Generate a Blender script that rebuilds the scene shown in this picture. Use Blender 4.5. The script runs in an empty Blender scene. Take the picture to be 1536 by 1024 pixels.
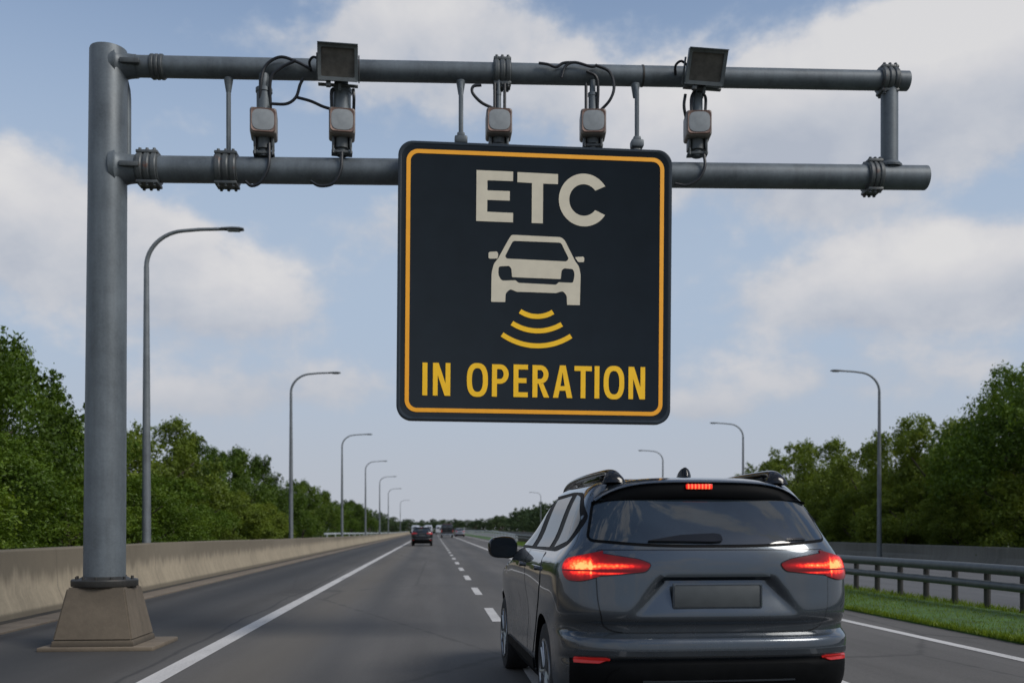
import bpy, bmesh, math, random
from math import sin, cos, pi, radians, sqrt, atan2, exp
from mathutils import Vector, Matrix
from mathutils.bvhtree import BVHTree
from mathutils.geometry import tessellate_polygon

random.seed(7)
sc = bpy.context.scene
COL = sc.collection

# ------------------------------------------------------------------ camera
EYE = 1.35                       # eye height of a driver
YAW = math.atan(118 / 1493.0)    # camera looks a little to the right of the road axis
cam_d = bpy.data.cameras.new('camera')
cam = bpy.data.objects.new('camera', cam_d); COL.objects.link(cam)
cam.location = (0, 0, EYE)
cam.rotation_euler = (pi / 2, 0, -YAW)
cam_d.sensor_width = 36.0; cam_d.lens = 35.0
cam_d.shift_y = (793 - 512) / 1536.0
cam_d.clip_start = 0.1; cam_d.clip_end = 6000
cam_d.dof.use_dof = True; cam_d.dof.focus_distance = 8.8; cam_d.dof.aperture_fstop = 2.0
sc.camera = cam
sc.view_settings.view_transform = 'Standard'
sc.view_settings.look = 'None'
sc.view_settings.exposure = 0; sc.view_settings.gamma = 1
sc.cycles.use_denoising = True
sc.cycles.max_bounces = 8
sc.cycles.transparent_max_bounces = 8

CY, SY = cos(YAW), sin(YAW)
def at(px, py, Y):
    """point on the cross plane y=Y seen at a photo pixel (surveying aid)"""
    u = (px - 768) / 1493.0
    X = Y * (u * CY + SY) / (CY - u * SY)
    D = X * SY + Y * CY
    return Vector((X, Y, EYE + (793 - py) * D / 1493.0))

# ------------------------------------------------------------------ tree of objects
def tag(o, label=None, cat=None, group=None, kind=None):
    if label: o['label'] = label
    if cat: o['category'] = cat
    if group: o['group'] = group
    if kind: o['kind'] = kind
    return o

def empty(name, loc, rotz=0, label=None, cat=None, group=None):
    o = bpy.data.objects.new(name, None); COL.objects.link(o)
    o.empty_display_size = 0.2
    o.location = loc; o.rotation_euler = (0, 0, rotz)
    return tag(o, label, cat, group)

def link(name, bm, mats, parent=None, smooth=True, angle=35, loc=None):
    if not isinstance(mats, (list, tuple)): mats = [mats]
    me = bpy.data.meshes.new(name)
    bm.to_mesh(me); bm.free()
    for m in mats: me.materials.append(m)
    if smooth:
        me.shade_smooth()
        me.set_sharp_from_angle(angle=radians(angle))
    o = bpy.data.objects.new(name, me); COL.objects.link(o)
    if parent: o.parent = parent
    if loc is not None: o.location = loc
    return o

def copy_tree(o, parent=None):
    c = o.copy(); COL.objects.link(c); c.parent = parent
    for ch in [k for k in o.children]:
        copy_tree(ch, c)
    return c

# ------------------------------------------------------------------ mesh helpers
def BM(): return bmesh.new()

def box(bm, c, s, bev=0.0, seg=2, mi=0, rot=None):
    t = bmesh.new()
    bmesh.ops.create_cube(t, size=1.0)
    for v in t.verts: v.co = Vector((v.co.x * s[0], v.co.y * s[1], v.co.z * s[2]))
    if bev > 0:
        bmesh.ops.bevel(t, geom=list(t.edges), offset=bev, segments=seg, affect='EDGES', profile=0.5)
    M = Matrix.Translation(c)
    if rot is not None: M = M @ rot
    merge(bm, t, M, mi)

def merge(bm, t, M=None, mi=0):
    vs = {}
    for v in t.verts:
        vs[v] = bm.verts.new(M @ v.co if M is not None else v.co)
    for f in t.faces:
        try:
            nf = bm.faces.new([vs[v] for v in f.verts]); nf.material_index = mi if mi else f.material_index
        except ValueError: pass
    t.free()

def tube(bm, pts, rad, seg=12, mi=0, caps=True):
    pts = [Vector(p) for p in pts]
    n = len(pts)
    if not isinstance(rad, (list, tuple)): rad = [rad] * n
    rings = []
    prev = None
    for i, p in enumerate(pts):
        a = pts[max(0, i - 1)]; b = pts[min(n - 1, i + 1)]
        d = (b - a).normalized()
        if prev is None:
            ref = Vector((0, 0, 1)) if abs(d.z) < 0.9 else Vector((1, 0, 0))
            u = d.cross(ref).normalized()
        else:
            u = (prev - d * prev.dot(d)).normalized()
        prev = u
        w = d.cross(u)
        rings.append([bm.verts.new(p + (u * cos(2 * pi * k / seg) + w * sin(2 * pi * k / seg)) * rad[i]) for k in range(seg)])
    for i in range(n - 1):
        for k in range(seg):
            f = bm.faces.new((rings[i][k], rings[i][(k + 1) % seg], rings[i + 1][(k + 1) % seg], rings[i + 1][k]))
            f.material_index = mi
    if caps:
        f = bm.faces.new(list(reversed(rings[0]))); f.material_index = mi
        f = bm.faces.new(rings[-1]); f.material_index = mi
    return rings

def lathe(bm, prof, origin, axis, seg=24, mi=0):
    """prof: list of (radius, distance along axis)"""
    o = Vector(origin); ax = Vector(axis).normalized()
    pts = [o + ax * h for r, h in prof]
    ref = Vector((0, 0, 1)) if abs(ax.z) < 0.9 else Vector((1, 0, 0))
    u = ax.cross(ref).normalized(); w = ax.cross(u)
    rings = []
    for (r, h) in prof:
        p = o + ax * h
        rings.append([bm.verts.new(p + (u * cos(2 * pi * k / seg) + w * sin(2 * pi * k / seg)) * max(r, 1e-4)) for k in range(seg)])
    for i in range(len(prof) - 1):
        for k in range(seg):
            f = bm.faces.new((rings[i][k], rings[i][(k + 1) % seg], rings[i + 1][(k + 1) % seg], rings[i + 1][k]))
            f.material_index = mi
    f = bm.faces.new(list(reversed(rings[0]))); f.material_index = mi
    f = bm.faces.new(rings[-1]); f.material_index = mi

def spline(pts, n=8):
    """Catmull-Rom through points"""
    P = [Vector(p) for p in pts]
    P = [P[0] * 2 - P[1]] + P + [P[-1] * 2 - P[-2]]
    out = []
    for i in range(1, len(P) - 2):
        for k in range(n):
            t = k / n
            a, b, c, d = P[i - 1], P[i], P[i + 1], P[i + 2]
            out.append(0.5 * ((2 * b) + (c - a) * t + (2 * a - 5 * b + 4 * c - d) * t * t + (3 * b - a - 3 * c + d) * t ** 3))
    out.append(P[-2])
    return out

def round_poly(pts, r, seg=5):
    """round the corners of a 2D polygon"""
    n = len(pts); out = []
    for i in range(n):
        p = Vector(pts[i][:2]); a = Vector(pts[i - 1][:2]); b = Vector(pts[(i + 1) % n][:2])
        rr = pts[i][2] if len(pts[i]) > 2 else r
        la, lb = (a - p).length, (b - p).length
        d = min(rr, la * 0.45, lb * 0.45)
        p0 = p + (a - p).normalized() * d; p1 = p + (b - p).normalized() * d
        for k in range(seg + 1):
            t = k / seg
            out.append(((1 - t) ** 2) * p0 + 2 * t * (1 - t) * p + t * t * p1)
    return out

def offset_poly(pts, d):
    n = len(pts); out = []
    area = sum(pts[i][0] * pts[(i + 1) % n][1] - pts[(i + 1) % n][0] * pts[i][1] for i in range(n))
    s = 1 if area > 0 else -1
    for i in range(n):
        p = Vector(pts[i][:2]); a = Vector(pts[i - 1][:2]); b = Vector(pts[(i + 1) % n][:2])
        t = (b - a)
        if t.length < 1e-9: out.append(p); continue
        t.normalize()
        out.append(p + Vector((t.y, -t.x)) * d * s)
    return out

def flat(bm, loops, y, mi=0, xf=None):
    """flat shape in the xz plane facing -y, with holes"""
    L = [[Vector((p[0], p[1], 0)) for p in lp] for lp in loops]
    flatp = [p for lp in L for p in lp]
    tri = tessellate_polygon(L)
    vs = [bm.verts.new((p.x, y, p.y)) for p in flatp]
    for t in tri:
        f = bm.faces.new([vs[i] for i in t])
        f.normal_update()
        if f.normal.y > 0: f.normal_flip()
        f.material_index = mi

def sheet(bm, x0, x1, ys, z, mi=0):
    """horizontal strip; x0,x1 may be functions of y"""
    fx0 = x0 if callable(x0) else (lambda y: x0)
    fx1 = x1 if callable(x1) else (lambda y: x1)
    prev = None
    for y in ys:
        a = bm.verts.new((fx0(y), y, z)); b = bm.verts.new((fx1(y), y, z))
        if prev:
            f = bm.faces.new((prev[0], prev[1], b, a)); f.material_index = mi
        prev = (a, b)

def extrude_profile(bm, prof, ys, fz=None, closed=True, mi=0):
    """prof: list of (x,z) swept along y. fz(y) scales z"""
    rings = []
    for y in ys:
        k = fz(y) if fz else 1
        rings.append([bm.verts.new((x, y, z * k)) for x, z in prof])
    n = len(prof)
    for i in range(len(ys) - 1):
        for k in range(n if closed else n - 1):
            f = bm.faces.new((rings[i][k], rings[i][(k + 1) % n], rings[i + 1][(k + 1) % n], rings[i + 1][k])); f.material_index = mi
    if closed:
        bm.faces.new(rings[0]); bm.faces.new(list(reversed(rings[-1])))
    bmesh.ops.recalc_face_normals(bm, faces=bm.faces[:])

# ------------------------------------------------------------------ materials
class NT:
    def __init__(s, nt): s.nt = nt; s.n = nt.nodes; s.l = nt.links
    def new(s, t, **kw):
        n = s.n.new(t)
        for k, v in kw.items(): setattr(n, k, v)
        return n
    def con(s, a, b):
        s.l.new(a, b)
    def inp(s, sock, v):
        if v is None: return
        if hasattr(v, 'is_linked') or isinstance(v, bpy.types.NodeSocket): s.l.new(v, sock)
        else: sock.default_value = v
    def math(s, op, a, b=None, c=None, clamp=False):
        n = s.new('ShaderNodeMath', operation=op); n.use_clamp = clamp
        s.inp(n.inputs[0], a); s.inp(n.inputs[1], b)
        if c is not None: s.inp(n.inputs[2], c)
        return n.outputs[0]
    def mix(s, f, a, b, mode='MIX'):
        n = s.new('ShaderNodeMix', data_type='RGBA', blend_type=mode)
        s.inp(n.inputs[0], f)
        s.inp(n.inputs[6], a if not isinstance(a, tuple) else (*a[:3], 1))
        s.inp(n.inputs[7], b if not isinstance(b, tuple) else (*b[:3], 1))
        return n.outputs[2]
    def ramp(s, f, stops, interp='LINEAR'):
        n = s.new('ShaderNodeValToRGB'); cr = n.color_ramp; cr.interpolation = interp
        while len(cr.elements) < len(stops): cr.elements.new(0.5)
        for e, (p, c) in zip(cr.elements, stops):
            e.position = p; e.color = (*c, 1) if len(c) == 3 else c
        s.inp(n.inputs[0], f)
        return n.outputs[0]
    def noise(s, vec, scale, detail=4, rough=0.55, dist=0.0):
        n = s.new('ShaderNodeTexNoise'); n.inputs['Scale'].default_value = scale
        n.inputs['Detail'].default_value = detail; n.inputs['Roughness'].default_value = rough
        n.inputs['Distortion'].default_value = dist
        if vec is not None: s.l.new(vec, n.inputs['Vector'])
        return n.outputs[0]
    def mapping(s, vec, scale=(1, 1, 1), loc=(0, 0, 0)):
        n = s.new('ShaderNodeMapping'); n.inputs['Scale'].default_value = scale; n.inputs['Location'].default_value = loc
        s.l.new(vec, n.inputs['Vector']); return n.outputs[0]
    def smooth(s, v, lo, hi):
        n = s.new('ShaderNodeMapRange', interpolation_type='SMOOTHSTEP')
        s.inp(n.inputs[0], v); n.inputs[1].default_value = lo; n.inputs[2].default_value = hi
        n.inputs[3].default_value = 0; n.inputs[4].default_value = 1
        return n.outputs[0]

def base_mat(name):
    m = bpy.data.materials.new(name); m.use_nodes = True
    t = NT(m.node_tree)
    p = t.n['Principled BSDF']
    tc = t.new('ShaderNodeTexCoord')
    return m, t, p, tc

def bump(t, p, h, strength=0.3, dist=0.01):
    b = t.new('ShaderNodeBump'); b.inputs['Strength'].default_value = strength; b.inputs['Distance'].default_value = dist
    t.con(h, b.inputs['Height']); t.con(b.outputs[0], p.inputs['Normal'])

def mat(name, col, rough=0.5, metal=0.0, var=0.25, scale=3.0, bmp=0.0, coat=0.0, spec=0.5, emit=None, es=0, rvar=0.1):
    m, t, p, tc = base_mat(name)
    n = t.noise(tc.outputs['Object'], scale, 5)
    c0 = tuple(max(0, c * (1 - var)) for c in col); c1 = tuple(c * (1 + var) for c in col)
    t.con(t.ramp(n, [(0.3, c0), (0.7, c1)]), p.inputs['Base Color'])
    t.con(t.math('MULTIPLY_ADD', n, rvar * 2, rough - rvar), p.inputs['Roughness'])
    p.inputs['Metallic'].default_value = metal
    p.inputs['Specular IOR Level'].default_value = spec
    p.inputs['Coat Weight'].default_value = coat; p.inputs['Coat Roughness'].default_value = 0.04
    if emit:
        p.inputs['Emission Color'].default_value = (*emit, 1); p.inputs['Emission Strength'].default_value = es
    if bmp: bump(t, p, t.noise(tc.outputs['Object'], scale * 12, 3), bmp, 0.004)
    return m

def steel_mat(name, col, streak=0.35, rust=0.0):
    m, t, p, tc = base_mat(name)
    o = tc.outputs['Object']
    n1 = t.noise(o, 2.2, 6, 0.6)
    n2 = t.noise(o, 38, 3, 0.6)
    st = t.noise(t.mapping(o, (9, 9, 0.6)), 1.4, 4, 0.6)
    f = t.math('ADD', t.math('MULTIPLY', n1, 0.5), t.math('ADD', t.math('MULTIPLY', n2, 0.2), t.math('MULTIPLY', st, 0.3)))
    c = t.ramp(f, [(0.34, tuple(x * 0.62 for x in col)), (0.5, col), (0.66, tuple(x * 1.35 for x in col))])
    if rust:
        r = t.noise(o, 6.5, 6, 0.7)
        c = t.mix(t.math('MULTIPLY', t.smooth(r, 0.62 - rust * 0.2, 0.72), 0.85), c, (0.105, 0.045, 0.028))
    t.con(c, p.inputs['Base Color'])
    p.inputs['Metallic'].default_value = 0.25
    t.con(t.math('MULTIPLY_ADD', n1, 0.25, 0.38), p.inputs['Roughness'])
    bump(t, p, n2, 0.12, 0.003)
    return m

def concrete_mat(name, col, streaks=True, dark_top=None):
    m, t, p, tc = base_mat(name)
    o = tc.outputs['Object']
    big = t.noise(o, 0.35, 5, 0.6)
    fine = t.noise(o, 14, 5, 0.65)
    st = t.noise(t.mapping(o, (1.0, 2.6, 0.16)), 1.1, 6, 0.62)
    st2 = t.noise(t.mapping(o, (1.0, 9.0, 0.4)), 1.0, 4, 0.6)
    f = t.math('ADD', t.math('MULTIPLY', big, 0.3), t.math('ADD', t.math('MULTIPLY', fine, 0.2), t.math('ADD', t.math('MULTIPLY', st, 0.27), t.math('MULTIPLY', st2, 0.23))))
    c = t.ramp(f, [(0.30, tuple(x * 0.38 for x in col)), (0.45, tuple(x * 0.80 for x in col)), (0.62, tuple(x * 1.15 for x in col)), (0.75, tuple(x * 1.3 for x in col))])
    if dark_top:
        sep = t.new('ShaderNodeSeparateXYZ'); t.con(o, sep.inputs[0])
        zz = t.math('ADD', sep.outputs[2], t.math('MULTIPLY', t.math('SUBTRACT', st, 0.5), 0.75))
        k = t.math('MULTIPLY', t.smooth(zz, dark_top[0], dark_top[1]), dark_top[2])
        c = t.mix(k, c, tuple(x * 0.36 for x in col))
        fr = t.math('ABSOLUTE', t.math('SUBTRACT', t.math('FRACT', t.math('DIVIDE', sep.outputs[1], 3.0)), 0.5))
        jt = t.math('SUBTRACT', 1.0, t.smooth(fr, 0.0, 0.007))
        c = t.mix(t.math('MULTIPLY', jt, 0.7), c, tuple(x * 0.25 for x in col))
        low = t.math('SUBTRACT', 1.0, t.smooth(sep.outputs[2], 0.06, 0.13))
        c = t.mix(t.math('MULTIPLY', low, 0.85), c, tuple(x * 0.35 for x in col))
    t.con(c, p.inputs['Base Color'])
    p.inputs['Roughness'].default_value = 0.9
    bump(t, p, fine, 0.35, 0.01)
    return m

def asphalt_mat(name, col, lanes=None, warm=0.0):
    m, t, p, tc = base_mat(name)
    o = tc.outputs['Object']
    grain = t.noise(o, 55, 3, 0.75)
    big = t.noise(t.mapping(o, (0.9, 0.05, 1)), 1.0, 5, 0.6)
    blot = t.noise(t.mapping(o, (0.6, 0.22, 1)), 0.8, 5, 0.6, 0.6)
    f = t.math('ADD', t.math('MULTIPLY', grain, 0.35), t.math('ADD', t.math('MULTIPLY', big, 0.4), t.math('MULTIPLY', blot, 0.25)))
    c = t.ramp(f, [(0.34, tuple(x * 0.62 for x in col)), (0.5, col), (0.68, tuple(x * 1.5 for x in col))])
    if lanes:
        sep = t.new('ShaderNodeSeparateXYZ'); t.con(o, sep.inputs[0])
        wob = t.math('MULTIPLY', t.math('SUBTRACT', blot, 0.5), 0.5)
        x = t.math('ADD', sep.outputs[0], wob)
        for (cx, hw, tint, k) in lanes:
            d = t.math('ABSOLUTE', t.math('SUBTRACT', x, cx))
            g = t.math('SUBTRACT', 1.0, t.smooth(d, 0.0, hw))
            c = t.mix(t.math('MULTIPLY', g, k), c, tint)
        # faint cracks sealed with tar
        v = t.new('ShaderNodeTexVoronoi', feature='DISTANCE_TO_EDGE'); v.inputs['Scale'].default_value = 0.16
        t.con(t.mapping(o, (1.0, 0.45, 1)), v.inputs['Vector'])
        ck = t.math('MULTIPLY', t.math('SUBTRACT', 1.0, t.smooth(t.math('ADD', v.outputs[0], t.math('MULTIPLY', t.math('SUBTRACT', t.noise(o, 2.5, 4), 0.5), 0.03)), 0.0, 0.007)), 0.55)
        c = t.mix(ck, c, tuple(x * 0.5 for x in col))
    t.con(c, p.inputs['Base Color'])
    t.con(t.math('MULTIPLY_ADD', big, -0.2, 0.92), p.inputs['Roughness'])
    p.inputs['Specular IOR Level'].default_value = 0.3
    bump(t, p, grain, 0.5, 0.006)
    return m

def paint_line_mat(name, col):
    m, t, p, tc = base_mat(name)
    o = tc.outputs['Object']
    g = t.noise(o, 60, 4, 0.7)
    b = t.noise(t.mapping(o, (2, 0.4, 1)), 1.6, 5, 0.6)
    f = t.math('ADD', t.math('MULTIPLY', g, 0.55), t.math('MULTIPLY', b, 0.45))
    c = t.ramp(f, [(0.33, (0.11, 0.11, 0.11)), (0.42, tuple(x * 0.75 for x in col)), (0.6, col)])
    t.con(c, p.inputs['Base Color']); p.inputs['Roughness'].default_value = 0.75
    bump(t, p, g, 0.3, 0.003)
    return m

def leaf_mat(name, dark, mid, light, haze=0.0):
    m, t, p, tc = base_mat(name)
    t.n.remove(p)
    geo = t.new('ShaderNodeNewGeometry'); oi = t.new('ShaderNodeObjectInfo')
    cl = t.noise(tc.outputs['Object'], 7.0, 3)
    f = t.math('ADD', t.math('MULTIPLY', geo.outputs['Random Per Island'], 0.18), t.math('ADD', t.math('MULTIPLY', cl, 0.82), t.math('MULTIPLY_ADD', oi.outputs['Random'], 0.24, -0.12)))
    c = t.ramp(f, [(0.2, dark), (0.5, mid), (0.85, light)])
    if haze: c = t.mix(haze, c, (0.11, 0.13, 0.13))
    d = t.new('ShaderNodeBsdfDiffuse'); tr = t.new('ShaderNodeBsdfTranslucent'); gl = t.new('ShaderNodeBsdfGlossy')
    gl.inputs['Roughness'].default_value = 0.45; gl.inputs['Color'].default_value = (0.6, 0.65, 0.55, 1)
    t.con(c, d.inputs['Color'])
    t.con(t.mix(1.0, c, (1.0, 0.95, 0.45), 'MULTIPLY'), tr.inputs['Color'])
    a = t.new('ShaderNodeMixShader'); a.inputs[0].default_value = 0.38
    t.con(d.outputs[0], a.inputs[1]); t.con(tr.outputs[0], a.inputs[2])
    b = t.new('ShaderNodeMixShader'); b.inputs[0].default_value = 0.035
    t.con(a.outputs[0], b.inputs[1]); t.con(gl.outputs[0], b.inputs[2])
    t.con(b.outputs[0], t.n['Material Output'].inputs['Surface'])
    return m

def car_paint(name, col, rough=0.3):
    m, t, p, tc = base_mat(name)
    o = tc.outputs['Object']
    fl = t.noise(o, 900, 1)
    dirt = t.noise(o, 3.0, 6, 0.65)
    sep = t.new('ShaderNodeSeparateXYZ'); t.con(o, sep.inputs[0])
    c = t.ramp(fl, [(0.3, tuple(x * 0.8 for x in col)), (0.7, tuple(x * 1.25 for x in col))])
    low = t.math('MULTIPLY', t.math('SUBTRACT', 1.0, t.smooth(sep.outputs[2], 0.35, 1.0)), t.smooth(dirt, 0.35, 0.7))
    c = t.mix(t.math('MULTIPLY', low, 0.22), c, (0.08, 0.076, 0.068))
    t.con(c, p.inputs['Base Color'])
    p.inputs['Metallic'].default_value = 0.6
    t.con(t.math('ADD', t.math('MULTIPLY_ADD', dirt, 0.12, rough - 0.03), t.math('MULTIPLY', low, 0.2)), p.inputs['Roughness'])
    p.inputs['Coat Weight'].default_value = 1.0
    t.con(t.math('ADD', t.math('MULTIPLY_ADD', dirt, 0.04, 0.0), t.math('MULTIPLY', low, 0.12)), p.inputs['Coat Roughness'])
    return m

def tail_mat(name, sx, on=1.0):
    """lit rear lamp: bright reflector behind a red lens; position is measured in the car's frame"""
    m, t, p, tc = base_mat(name)
    sep = t.new('ShaderNodeSeparateXYZ'); t.con(tc.outputs['Object'], sep.inputs[0])
    ax = t.math('ABSOLUTE', sep.outputs[0]); z = sep.outputs[2]
    def gauss(cx, cz, wx, wz):
        a = t.math('DIVIDE', t.math('SUBTRACT', ax, cx), wx); b = t.math('DIVIDE', t.math('SUBTRACT', z, cz), wz)
        r = t.math('ADD', t.math('MULTIPLY', a, a), t.math('MULTIPLY', b, b))
        return t.math('EXPONENT', t.math('MULTIPLY', r, -1.0))
    g1 = t.math('MULTIPLY', gauss(0.795, 1.118, 0.06, 0.042), 1.15)
    g2 = t.math('MULTIPLY', gauss(0.63, 1.120, 0.13, 0.014), 0.85)
    g3 = t.math('MULTIPLY', gauss(0.64, 1.074, 0.11, 0.006), 0.5)
    g4 = t.math('MULTIPLY', gauss(0.80, 1.12, 0.13, 0.055), 0.22)
    vo = t.new('ShaderNodeTexVoronoi'); vo.inputs['Scale'].default_value = 55
    t.con(tc.outputs['Object'], vo.inputs['Vector'])
    s = t.math('ADD', t.math('ADD', g1, g2), t.math('ADD', g3, g4))
    edge = t.math('MULTIPLY', gauss(0.745, 1.112, 0.007, 0.045), 0.9)
    s = t.math('ADD', t.math('MULTIPLY', s, t.math('MULTIPLY_ADD', vo.outputs[0], -0.7, 1.25)), edge)
    s = t.math('MULTIPLY', s, t.smooth(t.math('ABSOLUTE', t.math('SUBTRACT', z, 1.092)), 0.002, 0.008))
    c = t.ramp(t.math('MULTIPLY', s, 0.9), [(0.0, (0.035, 0.001, 0.002)), (0.16, (0.26, 0.004, 0.005)), (0.36, (0.9, 0.02, 0.012)), (0.62, (1.0, 0.13, 0.03)), (0.9, (1.0, 0.46, 0.14))])
    p.inputs['Base Color'].default_value = (0.06, 0.002, 0.002, 1)
    p.inputs['Roughness'].default_value = 0.15; p.inputs['Specular IOR Level'].default_value = 0.3
    t.con(c, p.inputs['Emission Color']); p.inputs['Emission Strength'].default_value = 1.35 * on
    return m

M = {}
M['galv'] = steel_mat('galvanised_steel', (0.112, 0.131, 0.144))
M['galv_dark'] = steel_mat('weathered_clamp_steel', (0.078, 0.087, 0.090), rust=0.25)
M['lamp_steel'] = steel_mat('lamp_steel', (0.14, 0.155, 0.165))
M['rail_steel'] = steel_mat('rail_steel', (0.095, 0.105, 0.105))
M['pale_rail'] = steel_mat('pale_rail_steel', (0.42, 0.45, 0.46))
M['wood_post'] = steel_mat('dark_post_steel', (0.032, 0.031, 0.028), rust=0.2)
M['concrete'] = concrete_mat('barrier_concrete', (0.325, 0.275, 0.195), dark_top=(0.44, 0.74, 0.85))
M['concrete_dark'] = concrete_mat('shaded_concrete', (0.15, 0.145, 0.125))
M['kerb'] = concrete_mat('kerb_concrete', (0.165, 0.132, 0.095))
M['pedestal'] = concrete_mat('pedestal_concrete', (0.135, 0.110, 0.080), dark_top=(0.45, 0.70, 0.35))
M['asphalt'] = asphalt_mat('asphalt', (0.096, 0.090, 0.082), lanes=[(-1.75, 0.75, (0.118, 0.104, 0.083), 0.65), (-1.0, 0.45, (0.058, 0.057, 0.055), 0.55), (0.45, 0.45, (0.068, 0.067, 0.065), 0.4), (1.6, .45, (0.062, 0.062, 0.062), 0.45), (2.9, .45, (0.062, 0.062, 0.062), 0.45), (-3.2, 0.6, (0.058, 0.053, 0.046), 0.65), (-4.3, 1.7, (0.034, 0.035, 0.036), 0.9), (-5.3, 0.4, (0.026, 0.025, 0.024), 0.7), (-2.80, 0.05, (0.03, 0.029, 0.028), 0.6)])
M['asphalt_far'] = asphalt_mat('far_asphalt', (0.10, 0.10, 0.10))
M['line'] = paint_line_mat('worn_white_line', (0.56, 0.54, 0.51))
M['earth'] = mat('verge_soil', (0.055, 0.075, 0.022), 0.95, var=0.5, scale=0.8, bmp=0.5)
M['grass_ground'] = mat('grass_ground', (0.045, 0.10, 0.016), 0.95, var=0.45, scale=2.5, bmp=0.6)
M['gutter'] = mat('gutter_dirt', (0.03, 0.026, 0.02), 0.95, var=0.5, scale=4, bmp=0.4)
M['sign_face'] = mat('sign_navy', (0.0080, 0.0145, 0.0215), 0.55, var=0.12, scale=3, spec=0.2)
M['sign_edge'] = mat('sign_edge', (0.012, 0.02, 0.028), 0.3, var=0.15, scale=4)
M['cream'] = mat('sign_cream', (0.63, 0.575, 0.445), 0.5, var=0.06, scale=6)
M['yellow'] = mat('sign_yellow', (1.0, 0.57, 0.010), 0.45, var=0.05, scale=6)
M['orange'] = mat('sign_orange', (0.98, 0.42, 0.018), 0.45, var=0.05, scale=6)
M['cable'] = mat('black_cable', (0.008, 0.010, 0.014), 0.45, var=0.2)
M['box_shell'] = steel_mat('rusty_housing', (0.23, 0.205, 0.185), rust=0.55)
M['box_rim'] = steel_mat('rusty_rim', (0.20, 0.13, 0.105), rust=0.7)
M['radome'] = mat('grey_radome', (0.25, 0.27, 0.28), 0.5, var=0.12, scale=12)
M['flood'] = steel_mat('floodlight_casing', (0.13, 0.145, 0.15))
M['flood_glass'] = mat('floodlight_glass', (0.10, 0.094, 0.082), 0.2, var=0.3, scale=9, spec=0.5)
M['black'] = mat('black_plastic', (0.0035, 0.004, 0.0045), 0.55, var=0.2, scale=10, spec=0.08)
M['spoiler_black'] = mat('spoiler_black', (0.003, 0.0034, 0.004), 0.5, var=0.2, spec=0.05)
M['gloss_black'] = mat('gloss_black', (0.0035, 0.004, 0.005), 0.12, var=0.2, spec=0.4, rvar=0.03)
M['rubber'] = mat('tyre_rubber', (0.013, 0.013, 0.014), 0.8, var=0.25, scale=9, bmp=0.3)
M['rim'] = mat('alloy_rim', (0.32, 0.34, 0.36), 0.3, 0.85, var=0.15, scale=8)
M['paint'] = car_paint('dark_grey_paint', (0.044, 0.056, 0.069), 0.20)
M['paint_dark'] = car_paint('near_black_paint', (0.012, 0.013, 0.015))
M['paint_white'] = car_paint('white_van_paint', (0.62, 0.63, 0.65)); 
M['paint_silver'] = car_paint('silver_paint', (0.25, 0.27, 0.30))
M['paint_red'] = car_paint('dull_red_paint', (0.12, 0.03, 0.035))
M['plate'] = mat('blank_plate', (0.055, 0.063, 0.066), 0.45, var=0.08, scale=14)
M['chrome'] = mat('satin_strip', (0.35, 0.37, 0.39), 0.25, 0.9, var=0.1)
M['tail'] = tail_mat('lit_tail_lamp', 1)
M['reflector'] = mat('glowing_red_reflector', (0.35, 0.012, 0.012), 0.2, var=0.2, scale=60, emit=(0.9, 0.03, 0.02), es=0.10)  # not a lamp: a faint red glow is put into the reflector by emission
M['brake'] = None
M['tail_dim'] = mat('dim_tail_lamp', (0.3, 0.01, 0.012), 0.2, emit=(1, 0.03, 0.03), es=0.08)
M['bark'] = mat('bark', (0.06, 0.048, 0.035), 0.95, var=0.4, scale=9, bmp=0.6)
M['leaf_near'] = leaf_mat('leaf_near', (0.026, 0.052, 0.005), (0.088, 0.152, 0.013), (0.20, 0.275, 0.028))
M['leaf_olive'] = leaf_mat('leaf_olive', (0.045, 0.066, 0.009), (0.14, 0.195, 0.022), (0.26, 0.31, 0.045))
M['leaf_dark'] = leaf_mat('leaf_dark', (0.022, 0.042, 0.006), (0.076, 0.132, 0.015), (0.17, 0.23, 0.028))
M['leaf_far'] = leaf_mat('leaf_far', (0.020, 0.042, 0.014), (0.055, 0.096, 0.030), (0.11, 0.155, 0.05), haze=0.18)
M['grass'] = leaf_mat('grass_blade', (0.05, 0.085, 0.005), (0.125, 0.19, 0.010), (0.21, 0.27, 0.02))

# glass: dark tinted, mirrors the sky and the trees
def glass_mat(name, col, rough=0.03, spec=0.75):
    m, t, p, tc = base_mat(name)
    n = t.noise(tc.outputs['Object'], 4, 4)
    t.con(t.ramp(n, [(0.3, tuple(x * 0.7 for x in col)), (0.7, tuple(x * 1.3 for x in col))]), p.inputs['Base Color'])
    p.inputs['Roughness'].default_value = rough
    p.inputs['Specular IOR Level'].default_value = spec
    p.inputs['Coat Weight'].default_value = 0.3 if spec > .5 else 0.0
    return m
M['glass'] = glass_mat('tinted_glass', (0.012, 0.018, 0.024))
M['side_glass'] = glass_mat('side_glass', (0.022, 0.036, 0.048), 0.04, spec=0.30)
M['mirror'] = glass_mat('mirror_face', (0.006, 0.009, 0.013), 0.1, spec=0.12)

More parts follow.
